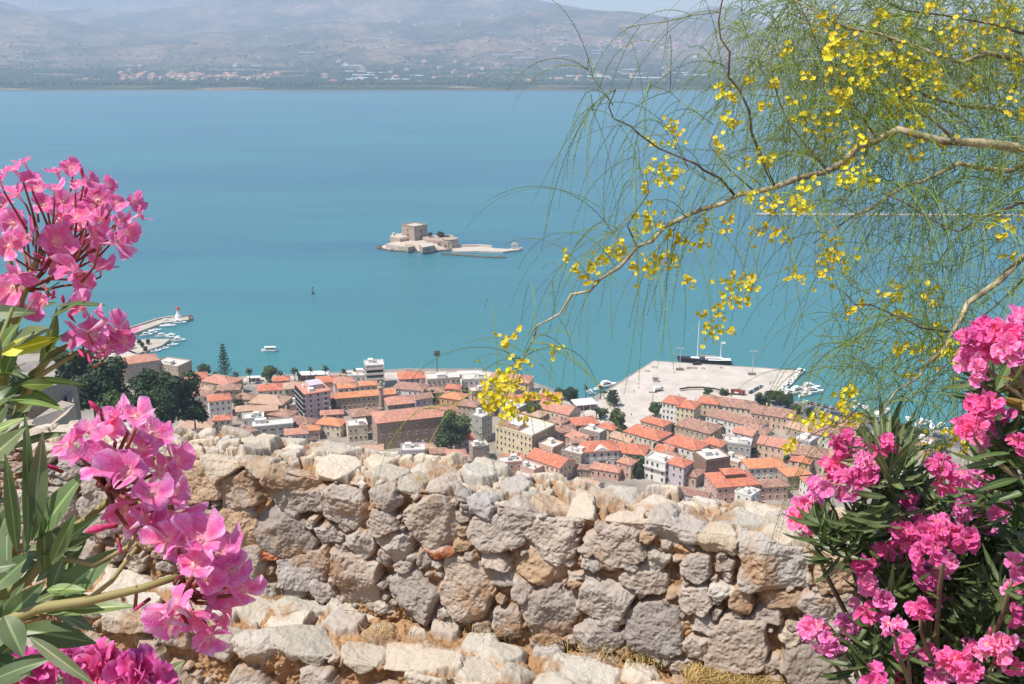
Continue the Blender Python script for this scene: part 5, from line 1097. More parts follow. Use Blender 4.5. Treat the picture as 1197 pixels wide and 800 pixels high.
# ================================================================== OLEANDERS AND THE YELLOW FLOWERING TREE
def petal_mat(name, c, tr=.35):
    m = bpy.data.materials.new(name); m.use_nodes = True; nt = m.node_tree; N = nt.nodes; L = nt.links; b = N['Principled BSDF']
    b.inputs['Roughness'].default_value = .55; b.inputs['Specular IOR Level'].default_value = .25
    at = N.new('ShaderNodeAttribute'); at.attribute_name = 'tint'
    oi = N.new('ShaderNodeObjectInfo'); mr = N.new('ShaderNodeMapRange'); mr.inputs[3].default_value = .86; mr.inputs[4].default_value = 1.12; L.new(oi.outputs['Random'], mr.inputs[0])
    tc = N.new('ShaderNodeTexCoord'); no = N.new('ShaderNodeTexNoise'); no.inputs['Scale'].default_value = 14; L.new(tc.outputs['Object'], no.inputs['Vector'])
    m1 = N.new('ShaderNodeMix'); m1.data_type = 'RGBA'; m1.blend_type = 'MULTIPLY'; m1.inputs[0].default_value = 1; L.new(at.outputs['Color'], m1.inputs[6]); m1.inputs[7].default_value = (*c, 1)
    n5 = N.new('ShaderNodeTexNoise'); n5.inputs['Scale'].default_value = 7; n5.inputs['Detail'].default_value = 5; L.new(tc.outputs['Object'], n5.inputs['Vector']); r5 = N.new('ShaderNodeMapRange'); r5.inputs[1].default_value = .3; r5.inputs[2].default_value = .7; r5.inputs[3].default_value = .80; r5.inputs[4].default_value = 1.14; L.new(n5.outputs['Fac'], r5.inputs[0]); m5 = N.new('ShaderNodeMath'); m5.operation = 'MULTIPLY'; L.new(mr.outputs[0], m5.inputs[0]); L.new(r5.outputs[0], m5.inputs[1])
    hs = N.new('ShaderNodeHueSaturation'); L.new(m1.outputs[2], hs.inputs['Color']); L.new(m5.outputs[0], hs.inputs['Value'])
    h2 = N.new('ShaderNodeMapRange'); h2.inputs[3].default_value = .488; h2.inputs[4].default_value = .512; L.new(oi.outputs['Random'], h2.inputs[0]); L.new(h2.outputs[0], hs.inputs['Hue'])
    L.new(hs.outputs[0], b.inputs['Base Color'])
    t = N.new('ShaderNodeBsdfTranslucent'); L.new(hs.outputs[0], t.inputs['Color']); ms = N.new('ShaderNodeMixShader'); ms.inputs[0].default_value = tr
    L.new(b.outputs[0], ms.inputs[1]); L.new(t.outputs[0], ms.inputs[2]); L.new(ms.outputs[0], N['Material Output'].inputs['Surface'])
    bp = N.new('ShaderNodeBump'); bp.inputs['Strength'].default_value = .3; bp.inputs['Distance'].default_value = .06; L.new(no.outputs['Fac'], bp.inputs['Height']); L.new(bp.outputs[0], b.inputs['Normal'])
    return m
m_pink = petal_mat('petal_pink', (.95, .205, .50), .42); m_mag = petal_mat('petal_magenta', (.96, .215, .52), .42); m_hot = petal_mat('petal_hot_pink', (.90, .115, .38), .36)
m_ped = mat('flower_stalk', (.30, .085, .06), .7, var=.2, scale=20, trans=.1)
m_stem = mat('green_stem', (.22, .24, .07), .7, c2=(.34, .25, .12), scale=9); m_twig = mat('woody_twig', (.17, .12, .075), .9, c2=(.28, .21, .13), scale=14)
m_leafo = mat('oleander_leaf', (.105, .150, .062), .42, c2=(.175, .215, .10), scale=10, spec=.45, attr=True, trans=.22, tcol=(1.2, 1.35, .6))
def flower_np(seed, open_=1.0):
    """one five petalled oleander flower, radius 1, opening towards +z; returns verts, quads, tint"""
    r = np.random.default_rng(seed); V = []; Q = []; Cc = []
    for k in range(5):
        a0 = 2*math.pi*k/5 + r.normal(0, .16); tilt = r.normal(.38, .24) + (1 - open_) * .8; cup = r.normal(.22, .20); tw = r.normal(.32, .18); ln = r.uniform(.84, 1.05); wd = r.uniform(.50, .64); crl = float(np.clip(r.normal(-.35, .40), -1, .5)); fold = r.normal(0, .22); skew = r.normal(.10, .06); pb = r.uniform(0, 1)
        ns, nl = 9, 7; o = len(V)
        for i in range(ns):
            s = i / (ns - 1); rad = .13 + (ln - .13) * s; w = wd * (.24 + .76 * math.sin(min(1, s * 1.18) * math.pi * .5) ** 1.5) * (max(0, 1 - ((s - .78) / .225) ** 2) ** .5 if s > .78 else 1) ; w = max(w, .05)
            for j in range(nl):
                t = (j / (nl - 1)) * 2 - 1; y = w * t + skew * s * s; x = rad + .07 * (1 - t*t) * (s > .6) - .10 * abs(crl) * s * s
                z = math.tan(min(1.25, max(-.5, tilt))) * rad * .70 * s ** .7 + cup * (t*t) * w + crl * max(0, s - .40) ** 2 * 1.7 + (tw + fold * s) * y * .6 + .05 * math.sin(5 * t + s * 4 + k * 2 + seed) * s
                ca, sa = math.cos(a0), math.sin(a0); V.append((x*ca - y*sa, x*sa + y*ca, z)); e = 1 - s
                pale = max(0, 1 - abs(s - .10) * 4.0) * .6 + (.15 + .55 * pb) * (s > .35) * (abs(t) > .55) * s + .10 * math.sin(t * 14 + k)  # pale throat and streaks; the whitish rims are sunlit highlights painted into the tint
                g = .55 + .75 * s
                Cc.append((1.0 + .10 * pale, max(.3, g + 2.6 * pale), max(.4, g + .8 * pale)))
        for i in range(ns - 1):
            for j in range(nl - 1): Q.append((o + i*nl + j, o + i*nl + j + 1, o + (i+1)*nl + j + 1, o + (i+1)*nl + j))
    o = len(V); n = 8                                   # the tube and frilled throat
    for z, rr, c in ((-1.05, .05, (.75, .9, .8)), (-.7, .08, (.95, 2.2, 1.3)), (-.3, .14, (1.05, 3.2, 1.7)), (.02, .19, (1.05, 3.0, 1.4)), (.10, .07, (1.1, 3.2, .9))):
        for k in range(n): a = 2*math.pi*k/n; V.append((rr*math.cos(a), rr*math.sin(a), z + (.05 * (k % 2) if z > .2 else 0))); Cc.append(c)
    for i in range(4):
        for k in range(n): Q.append((o + i*n + k, o + i*n + (k+1) % n, o + (i+1)*n + (k+1) % n, o + (i+1)*n + k))
    return np.array(V), np.array(Q), np.array(Cc)
def bud_np(seed):
    r = np.random.default_rng(seed); V = []; Q = []; C = []; n = 7; prof = [(-.7, .06), (-.35, .11), (0, .19), (.35, .23), (.65, .16), (.9, .02)]
    for i, (z, rr) in enumerate(prof):
        for k in range(n): a = 2*math.pi*k/n + i*.35; V.append((rr*math.cos(a), rr*math.sin(a), z)); C.append((.85, .5 + .12*i, .6 + .06*i))
    for i in range(len(prof) - 1):
        for k in range(n): Q.append((i*n + k, i*n + (k+1) % n, (i+1)*n + (k+1) % n, (i+1)*n + k))
    return np.array(V), np.array(Q), np.array(C)
FL = [flower_np(k, [1, 1, .8, .6, .9, .35, 1, .7, .9, .5][k]) for k in range(10)]; BD = bud_np(1)
def frame(d, roll):
    d = Vector(d).normalized(); q = d.to_track_quat('Z', 'Y').to_matrix() @ Matrix.Rotation(roll, 3, 'Z'); return q
_fm = {}
def flower_mesh(k, m):
    key = (k, m.name)
    if key not in _fm:
        V, Q, C = FL[k] if k < 10 else BD
        o = mesh_np('flower', V, Q, m, C, smooth=True); _fm[key] = o.data; bpy.data.objects.remove(o)
    return _fm[key]
def put_flower(parent, p, d, R, m, k=None, name='flower'):
    if k is None or k < 10: k = random.randrange(10)
    o = link(name, flower_mesh(k, m), parent, p - parent.location); o.rotation_euler = frame(d, random.uniform(0, 6.28)).to_euler(); o.scale = (R, R, R); return o
class Leaves:
    def __init__(self): self.V = []; self.Q = []; self.C = []
    def leaf(self, base, tip, w, nrm=None, bend=.12, tint=None, fold=.22, young=False):
        base = Vector(base); tip = Vector(tip); d = tip - base; L = d.length; d = d / L
        if nrm is None: nrm = Vector((random.gauss(0, .5), random.gauss(-.5, .4), 1))
        sd = d.cross(Vector(nrm)); sd = sd.normalized() if sd.length > 1e-4 else d.orthogonal().normalized(); n = sd.cross(d).normalized()
        k = random.uniform(.75, 1.25) if tint is None else 1; t = tint or (k * random.uniform(.95, 1.15), k, k * random.uniform(.85, 1.1)); o = len(self.V); N = 9
        for i in range(N):
            s = i / (N - 1); ww = w * .48 * (math.sin(math.pi * min(1, s ** .85 * .93 + .05)) ** 1.0); c = base + d * (L * s) + n * (bend * L * (4 * s * (1 - s)) * .35)
            wav = .04 * w * math.sin(s * 9 + o)
            for a in (-1, -.15, -.05, .05, .15, 1):
                mid = abs(a) < .1; self.V.append(tuple(c + sd * (a * ww) + n * ((abs(a) * fold * ww) + wav * a))); f = 2.1 if mid else 1; self.C.append((t[0] * f, t[1] * f, t[2] * f))
        for i in range(N - 1):
            for j in range(5): self.Q.append((o + i*6 + j, o + i*6 + j + 1, o + (i+1)*6 + j + 1, o + (i+1)*6 + j))
    def build(self, parent, m, name='foliage'):
        V = np.array(self.V) - np.array(parent.location); return mesh_np(name, V, np.array(self.Q), m, np.array(self.C), smooth=True, parent=parent)
def stems(parent, paths, name, m, n=7):
    for pts, r0, r1 in paths:
        N = len(pts); b = MB().tube([Vector(p) - parent.location for p in pts], [r0 + (r1 - r0) * i / (N - 1) for i in range(N)], n); b.build(name, m, parent, True)
def P(x, y, z): return atd(x, y, z)
def merge(parts, name, m, parent):
    V = np.concatenate([p[0] for p in parts]); off = 0; Q = []
    for p in parts: Q.append(p[1] + off); off += len(p[0])
    return mesh_np(name, V - np.array(parent.location), np.concatenate(Q), m, np.concatenate([p[2] for p in parts]), smooth=True, parent=parent)
def xf(arr, p, d, R, roll=None):
    M = np.array(frame(d, random.uniform(0, 6.28) if roll is None else roll)) * R; return (arr[0] @ M.T + np.array(p), arr[1], arr[2])

# ---- oleander on the near side, lower cluster (largest flowers)
random.seed(31)
def near_oleander():
    root = atd(-260, 1150, .95); t = thing('oleander_bush', 'nearest oleander with big light magenta flower heads and long grey green leaves', 'oleander', root, 0, 'flowering oleander bushes')
    dp = .86
    fl = [(81,519,27,3),(104,503,25,1),(136,488,27,3),(128,505,24,0),(160,487,24,0),(178,508,30,0),(165,525,24,2),(123,545,33,1),(150,553,28,4),(187,552,30,2),(203,574,29,0),(178,578,26,1),(146,594,32,1),(187,594,31,0),(168,608,26,2),(205,604,26,4),(205,538,24,3),(98,528,22,2),
          (197,630,27,2),(212,642,25,4),(234,633,33,0),(255,650,31,1),(272,668,29,2),(283,690,24,3),(258,690,28,0),(204,707,31,4),(200,726,28,2),(222,716,26,0),(242,720,31,1),(246,744,27,3),(264,714,27,0),(228,660,26,1),(240,676,24,2)]
    ctr = {0: (145, 555), 1: (235, 680)}
    sp = []
    for i, (x, y, r, k) in enumerate(fl):
        A = 0 if i < 18 else 1; cx, cy = ctr[A]; z = dp + random.uniform(-.03, .05) + (.02 if abs(x - cx) > 40 else -.02); p = P(x, y, z); R = r / F * z * .88
        d = Vector(((x - cx) / 55 + random.gauss(.1, .45), -.62 + random.gauss(0, .4), (cy - y) / 60 + .85 + random.gauss(0, .4)))
        put_flower(t, p, d, R, m_mag, k); q = P(cx - 25 + random.uniform(-8, 8), cy + 10, dp + .03); e = p - d.normalized() * R * .9; sp.append(([e, e * .5 + q * .5 - Vector((0, 0, .006)), q], .0016, .0022))
    for (x, y, r, dx, dz) in [(113,478,14,-.6,1),(119,617,20,-.9,-.1),(163,709,9,-.6,-.4),(160,690,8,.1,1),(55,545,16,-.9,.3),(208,676,9,.2,.3),(225,688,9,.5,-.2),(140,640,9,.2,-.7)]:
        p = P(x, y, dp); put_flower(t, p, (dx, -.3, dz), r / F * dp * 1.1, m_hot, 10, 'flower_bud'); q = P(x - dx * 20, y + dz * 22, dp + .01); sp.append(([p, q], .0015, .0018))
    stems(t, sp, 'flower_stalk', m_ped, 5)
    st = [([P(-120, 760, dp + .06), P(-20, 706, dp + .05), P(30, 680, dp + .04), P(55, 650, dp + .04), P(75, 625, dp + .03), P(100, 608, dp + .03), P(140, 575, dp + .03)], .0058, .0030), ([P(-120, 790, dp), P(-10, 735, dp), P(45, 711, dp), P(100, 703, dp), P(165, 688, dp), P(215, 672, dp + .01)], .0060, .0028),
          ([P(60, 650, dp + .02), P(110, 660, dp + .02), P(150, 640, dp + .02), P(165, 615, dp + .02)], .0030, .002), ([P(100, 703, dp), P(130, 680, dp), P(160, 640, dp + .01)], .0025, .002), ([root, P(-170, 900, .92), P(-120, 775, .89)], .012, .006)]
    stems(t, st, 'stem', m_stem)
    lv = Leaves()
    for bx, by, tx, ty, w, nn, bd, tn in [(32,640,29,484,18,(1,-.6,.3),.06,(.9,1,.8)), (36,632,50,505,25,(.6,-1,.3),.05,None), (40,632,101,551,34,(-.5,-1,.5),.05,(1.05,1.15,1.0)), (20,645,6,530,17,(.6,-1,.2),.05,(.9,1,.8)), (62,703,136,642,34,(.1,-1,.5),.06,(1,1.1,1)), (48,716,165,709,20,(0,-.6,1),.08,(1.15,1.2,.95)), (5,726,53,680,26,(.2,-1,.4),.1,(1,1.1,1)), (-10,690,45,642,28,(.2,-.8,.6),.08,(.9,1,.9)),
        (25,736,112,752,33,(0,-.8,.8),.12,(.75,.8,.75)), (5,720,27,768,30,(.7,-.8,.2),.1,(1.1,1.1,1.2)), (35,745,112,802,17,(.3,-.8,.6),.06,None), (52,668,50,602,22,(.9,-.7,.1),.05,(1,1,.9)), (-15,510,32,488,14,(0,-.5,1),.1,(1.5,1.5,1)), (-20,545,30,500,26,(.1,-.9,.5),.1,None), (-25,620,2,590,20,(0,-1,.4),.1,None), (50,640,110,625,20,(0,-.8,.6),.1,None), (55,690,100,690,16,(0,-.4,1),.1,(1.3,1.4,1)), (70,640,120,600,16,(0,-.5,.9),.1,(1.2,1.3,.9)), (-30,670,20,660,22,(0,-.6,.8),.1,(.7,.75,.7)), (-20,760,20,735,22,(0,-.6,.8),.1,(.8,.8,.8)), (-20,770,40,790,26,(0,-.6,.8),.1,(.7,.75,.7)), (-20,800,60,770,22,(0,-.6,.8),.1,(.7,.75,.7)), (60,660,88,600,18,(.3,-.9,.2),.05,(1,1.1,.9))]:
        z = dp + random.uniform(-.03, .03); lv.leaf(P(bx, by, z), P(tx, ty, z + random.uniform(-.02, .02)), w / F * z, nn, bd, tn)
    for _ in range(16):
        bx, by = random.uniform(20, 85), random.uniform(640, 715); a = random.uniform(-.9, 2.9); z = dp + random.uniform(.01, .07); L = random.uniform(55, 105); lv.leaf(P(bx, by, z), P(bx + L * math.cos(a) * .7, by - L * math.sin(a) * .8, z + random.uniform(-.03, .04)), random.uniform(17, 27) / F * z)
    for _ in range(34):
        a = random.uniform(0, 6.28); bx, by = random.uniform(-60, 10), random.uniform(600, 800); z = dp + random.uniform(.0, .12); L = random.uniform(60, 110); lv.leaf(P(bx, by, z), P(bx + L * math.cos(a) * .6, by - L * abs(math.sin(a)) * .7, z + random.uniform(-.04, .06)), random.uniform(18, 28) / F * z)
    for _ in range(60):
        f = random.random(); b = root.lerp(P(-120, 775, .89), f) if f < .6 else P(random.uniform(-200, -40), random.uniform(720, 860), .9); d = Vector((random.gauss(0, 1), random.gauss(0, 1), random.gauss(.6, .6))).normalized(); lv.leaf(b, b + d * random.uniform(.05, .085), .018)
    lv.build(t, m_leafo)
near_oleander()
# ---- oleander on the near side, upper clusters
def upper_oleander():
    root = atd(-330, 1020, 1.3); t = thing('oleander_bush', 'tall oleander with rose pink flowers rising against the sea above the mole', 'oleander', root, 0, 'flowering oleander bushes')
    dp = 1.15
    fl = [(16,198,17,1),(28,190,13,3),(36,213,15,2),(46,222,14,0),(20,228,15,4),(67,201,16,3),(83,197,14,5),(63,222,15,1),(74,236,17,2),(90,215,13,0),(115,236,26,0),(157,236,15,5),(162,252,13,3),(104,211,13,2),(128,217,12,5),(136,237,14,1),(118,257,18,4),(91,256,20,2),(70,257,18,1),(52,240,15,3),(16,262,22,0),(33,277,24,4),(11,288,20,2),(65,282,26,1),(93,266,20,0),(137,284,23,4),(149,273,17,3),(104,290,19,2),(118,312,17,5),(99,329,18,3),(85,316,18,2),(16,337,27,0),(37,362,22,2),(50,352,16,4),(25,320,20,5),(60,310,17,1),(2,240,18,2),(0,212,15,1),(140,258,13,2),(80,290,18,1),(106,245,16,2),(110,275,18,3),
          (97,361,20,3),(121,376,22,1),(137,387,21,4),(110,391,23,0),(92,398,18,2),(144,398,18,0),(128,402,20,2),(104,378,18,4),(118,408,16,5)]
    sp = []
    for i, (x, y, r, k) in enumerate(fl):
        A = (60, 270) if i < 42 else (98, 392); z = dp + random.uniform(-.07, .07); p = P(x, y, z); R = r / F * z * .88; d = Vector(((x - A[0]) / 55 + random.gauss(.15, .5), -.55 + random.gauss(0, .45), (A[1] - y) / 75 + .6 + random.gauss(0, .45)))
        if k == 0 and r > 21: d = Vector((random.gauss(0, .15), -1, .35))
        put_flower(t, p, d, R, m_pink, k); q = P(*( (30 + random.uniform(-12, 30), 330 - (x < 60) * 25) if i < 42 else (88, 412)), dp + .03); e = p - d.normalized() * R * .9; q = e * .52 + q * .48 + Vector((random.gauss(0, .004), .012, random.gauss(-.012, .006))); mid = e * .5 + q * .5 + Vector((0, .004, -.005)); sp.append(([e, e - d.normalized() * R * .25, mid, q], .0009, .0016)); sp += [([q, q * .5 + P(32, 330, dp + .03) * .5 + Vector((0, .006, -.008)), P(32, 338, dp + .03)], .0014, .002)] if i % 4 == 0 and i < 42 else []
    for (x, y, dx, dz) in [(96,203,.1,1),(100,225,.3,.6),(72,310,-.2,.5),(62,345,.3,.6),(74,352,.1,.8),(88,345,.2,.7),(60,300,.1,.4),(46,300,-.3,.3),(84,372,-.4,.9),(94,412,.3,-.2),(104,418,.2,-.3),(112,225,.5,.3)]:
        put_flower(t, P(x, y, dp - .02), (dx, -.3, dz), 10 / F * dp, m_hot, 10, 'flower_bud')
    stems(t, sp, 'flower_stalk', m_ped, 5)
    st = [([P(-90, 620, dp + .1), P(-20, 540, dp + .06), P(10, 515, dp + .05), P(35, 445, dp + .04), P(60, 415, dp + .03), P(90, 398, dp + .02)], .0085, .0028), ([P(-40, 560, dp + .1), P(0, 470, dp + .05), P(10, 410, dp + .04), P(25, 350, dp + .03), P(45, 300, dp + .03), P(70, 270, dp + .03)], .0075, .0025), ([root, P(-180, 780, 1.22), P(-90, 620, 1.24)], .016, .0085), ([P(25, 350, dp + .03), P(10, 300, dp + .03), P(5, 250, dp + .02)], .003, .002), ([P(20, 480, dp + .05), P(45, 440, dp + .02), P(90, 412, dp + .02)], .004, .0025), ([P(-60, 590, dp), P(-10, 480, dp), P(0, 400, dp - .02), P(15, 360, dp - .02)], .006, .002)]
    stems(t, st, 'stem', m_stem)
    lv = Leaves()
    for bx, by, tx, ty, w, tn in [(5,405,64,385,26,None),(46,424,66,360,24,(1.1,1.2,.8)),(34,440,86,411,26,(1.1,1.2,.8)),(25,450,63,450,14,(1.4,1.4,.7)),(40,443,99,450,9,(1.6,1.6,.9)),(-5,420,25,433,22,(.9,1,.8)),(56,412,82,386,20,(.7,.8,.6)),(2,405,23,378,18,(1,1.1,.7)),(66,358,126,358,13,(.5,.6,.5)),(105,322,140,312,9,(.7,.8,.6)),(60,372,100,352,16,(.6,.7,.5)),(0,508,32,484,22,(.9,1,1)),(0,530,34,498,22,(.8,.9,.9)),(-10,500,10,470,18,None),(20,470,75,480,12,(1.2,1.3,.8)),(30,455,70,475,12,(1,1.1,.7)),(15,400,40,350,16,(.9,1,.7)),(-5,380,10,340,18,(.9,1,.7)),(5,440,20,400,18,(1.2,1.2,.7)),(48,352,70,330,14,(.6,.7,.5)),(40,290,44,262,8,(.5,.6,.5)),(50,300,56,268,7,(.5,.6,.5)),(-5,208,6,204,9,(.4,.5,.4)),(10,470,50,465,14,(1.3,1.4,.8)),(-20,470,14,452,20,None),(-10,450,30,425,20,(1,1.1,.7)),(-15,480,40,440,20,(.8,.9,.7)),(0,425,-5,375,16,None)]:
        z = dp + random.uniform(-.05, .05); lv.leaf(P(bx, by, z), P(tx, ty, z + random.uniform(-.04, .04)), w / F * z, None, .1, tn)
    z = dp; lv.leaf(P(2, 413, z), P(68, 396, z), 23 / F * z, (0, -.8, .6), .05, (5.2, 3.6, .8))
    for _ in range(60):
        a = random.uniform(-.6, 2.2); bx, by = random.uniform(-70, 25), random.uniform(360, 560); z = dp + random.uniform(.0, .2); L = random.uniform(35, 70); lv.leaf(P(bx, by, z), P(bx + L * math.cos(a), by - L * math.sin(a) * .7, z + random.uniform(-.05, .08)), random.uniform(12, 20) / F * z)
    for _ in range(110):
        f = random.random(); b = root.lerp(P(-180, 780, 1.22), f * 2) if f < .5 else P(-180, 780, 1.22).lerp(P(-60, 590, 1.24), f * 2 - 1); d = Vector((random.gauss(0, 1), random.gauss(0, 1), random.gauss(.6, .6))).normalized(); lv.leaf(b, b + d * random.uniform(.06, .11), .02)
    lv.build(t, m_leafo)
upper_oleander()
def cluster(parent, x, y, r, z, m, n, fr=12, face=(0, -1, .5), stalk=True):
    """one flower head of n flowers within r pixels"""
    parts = []; c = P(x, y, z); Rm = r / F * z
    for i in range(n):
        d = Vector((random.gauss(0, .8), random.gauss(-.6, .6), random.gauss(.45, .6))); d.normalize(); p = c + Vector((d.x, d.y * .7, d.z)) * Rm * random.uniform(.35, .95); dd = d + Vector(face) * .6 + Vector((random.gauss(0, .25),) * 3); R = fr / F * z * random.uniform(.75, 1.15)
        parts.append(xf(FL[random.randrange(10)] if random.random() < .88 else BD, p, dd, R))
    return merge(parts, 'flower_cluster', m, parent)
def lower_dark():
    root = atd(-60, 1050, 1.9); t = thing('oleander_bush', 'low oleander with deep pink flowers peeping up at the bottom edge under the big one', 'oleander', root, 0, 'flowering oleander bushes')
    for x, y, r, n, fr in [(5,782,22,7,21),(48,782,26,8,21),(84,768,22,7,20),(128,776,20,7,20),(162,786,22,8,20),(185,800,18,5,19),(110,800,22,7,20),(20,810,24,7,20)]: cluster(t, x, y, r, 1.55, m_hot, n, fr)
    stems(t, [([root, P(-20, 900, 1.7), P(30, 800, 1.6)], .010, .003), ([root, P(60, 900, 1.7), P(130, 800, 1.6)], .010, .003)], 'stem', m_stem)
    lv = Leaves()
    for _ in range(60):
        bx, by = random.uniform(-40, 190), random.uniform(790, 900); z = 1.6 + random.uniform(0, .15); a = random.uniform(.2, 2.9); L = random.uniform(40, 70); lv.leaf(P(bx, by, z), P(bx + L * math.cos(a), by - L * math.sin(a) * .5, z), random.uniform(12, 18) / F * z)
    lv.build(t, m_leafo)
lower_dark()

# ---- oleanders on the other side
def whorls(lv, pts, zfun, Lpx, wpx, n, up=.5, tint=None):
    for (x, y) in pts:
        z = zfun(x, y); c = P(x, y, z)
        for i in range(n):
            a = random.uniform(0, 6.28); el = random.gauss(up, .45); L = random.uniform(.7, 1.2) * Lpx / F * z; d = Vector((math.cos(a) * math.cos(el), math.sin(a) * math.cos(el), math.sin(el))); b = c + Vector((0, 0, random.uniform(-.6, .5) * L * .8))
            lv.leaf(b, b + d * L, wpx / F * z, Vector((0, 0, 1)) + Vector((random.gauss(0, .3), random.gauss(-.3, .3), 0)), -.25, tint)
def far_oleander():
    root = P(1085, 905, 3.1); t = thing('oleander_bush', 'wide oleander full of hot pink flower heads in front of the rubble wall', 'oleander', root, 0, 'flowering oleander bushes')
    zf = lambda x, y: 2.55 + .10 * math.sin(x * .05 + y * .03) + (1197 - x) * .0005
    cl = [(978,548,24,12),(1000,560,20,9),(965,575,18,8),(1015,548,22,11),(1030,525,13,5),(950,590,18,9),(937,608,18,9),(955,605,14,6),(985,520,14,6),(1010,528,14,6),(1040,645,24,12),(1060,628,24,12),(1080,618,24,12),(1085,645,24,12),(1105,628,26,13),(1120,600,22,11),(1100,660,18,7),(1130,640,18,7),(1140,565,26,12),(1112,560,20,10),(1158,560,18,8),(1095,545,16,7),(1008,665,15,7),(1013,685,14,6),(1080,680,15,8),(1090,700,16,8),(1075,712,14,7),(1172,598,13,4),(952,738,17,9),(968,752,14,6),(985,735,13,6),(1005,722,20,11),(1022,715,14,6),(1032,705,14,6),(1045,735,13,5),(1115,775,20,11),(1095,790,18,9),(1085,765,16,8),(1060,755,13,5),(1130,790,16,7),(1165,758,22,12),(1180,775,12,4),(1025,795,14,6),(1052,798,16,7),(1190,662,16,8),(1192,690,15,7),(1188,720,14,7),(1195,745,16,7),(1150,620,12,5),(1062,585,10,4),(1135,760,10,4)]
    lv = Leaves(); st = []
    for x, y, r, n in cl:
        z = zf(x, y) + random.uniform(-.12, .12); cluster(t, x, y, r * 1.0, z, m_hot if random.random() < .6 else m_mag, int(n * 1.7), 9)
        h = P(x + (1085 - x) * .25 + random.uniform(-12, 12), y + 60, z + .12); st.append(([P(x, y + 4, z + .02), P(x + (1085 - x) * .1, y + 26, z + .05), h, h * .45 + root * .55, root], .0028, .011))
    stems(t, st[::2], 'branch', m_twig, 5)
    wp = [(1040,540),(1035,520),(1048,560),(1030,575),(1055,590),(1038,600),(1010,620),(985,625),(975,640),(1000,645),(1025,612),(1060,660),(1075,672),(1050,690),(1040,700),(1110,690),(1130,670),(1150,690),(1165,640),(1150,600),(1185,620),(1100,590),(1075,580),(1010,745),(1030,755),(1045,770),(1000,770),(1015,785),(1065,735),(1100,735),(1120,720),(1140,735),(1150,715),(1170,700),(1180,730),(1195,600),(1140,770),(1070,790),(1160,790),(1190,790),(1085,605),(1120,650),(1020,640),(960,620),(1125,700),(1090,750),(1150,660)]
    whorls(lv, wp, lambda x, y: zf(x, y) + random.uniform(0, .28), 52, 7.5, 22, .45, (.62, .66, .55))
    whorls(lv, [(random.uniform(1060, 1230), random.uniform(590, 830)) for _ in range(46)], lambda x, y: zf(x, y) + random.uniform(.2, .55), 52, 8, 18, .4, (.55, .58, .5))
    for tx, ty in [(1010,490),(1020,478),(1030,484),(1040,482),(1050,486),(1058,492),(1068,500),(1075,510),(1015,505),(1004,500),(1062,520),(1080,530),(1034,496),(1046,498),(1024,500)]:
        z = zf(1040, 540); b = P(1040 + random.uniform(-8, 8), 548 + random.uniform(-10, 14), z); lv.leaf(b, P(tx, ty, z + random.uniform(-.1, .1)), 10 / F * z, None, .05)
    for _ in range(26):
        z = zf(1040, 560); bx, by = 1040 + random.uniform(-10, 10), 570 + random.uniform(-20, 45); a = random.choice([0, math.pi]) + random.gauss(0, .5); L = random.uniform(35, 70); lv.leaf(P(bx, by, z), P(bx + L * math.cos(a), by + abs(L * math.sin(a)) * .5 - random.uniform(0, 20), z + random.uniform(-.12, .1)), 9 / F * z, None, -.2)
    whorls(lv, [(random.uniform(1200, 1330), random.uniform(560, 860)) for _ in range(34)], lambda x, y: zf(1190, y) + random.uniform(0, .45), 52, 8, 14, .4, (.6, .64, .55))
    for x, y, n in [(1235,610,12),(1260,680,12),(1230,750,10),(1290,720,10),(1270,800,10),(1250,560,9)]: cluster(t, x, y, 20, zf(1190, y) + random.uniform(-.05, .15), m_hot, n, 9)
    lv.build(t, m_leafo)
far_oleander()
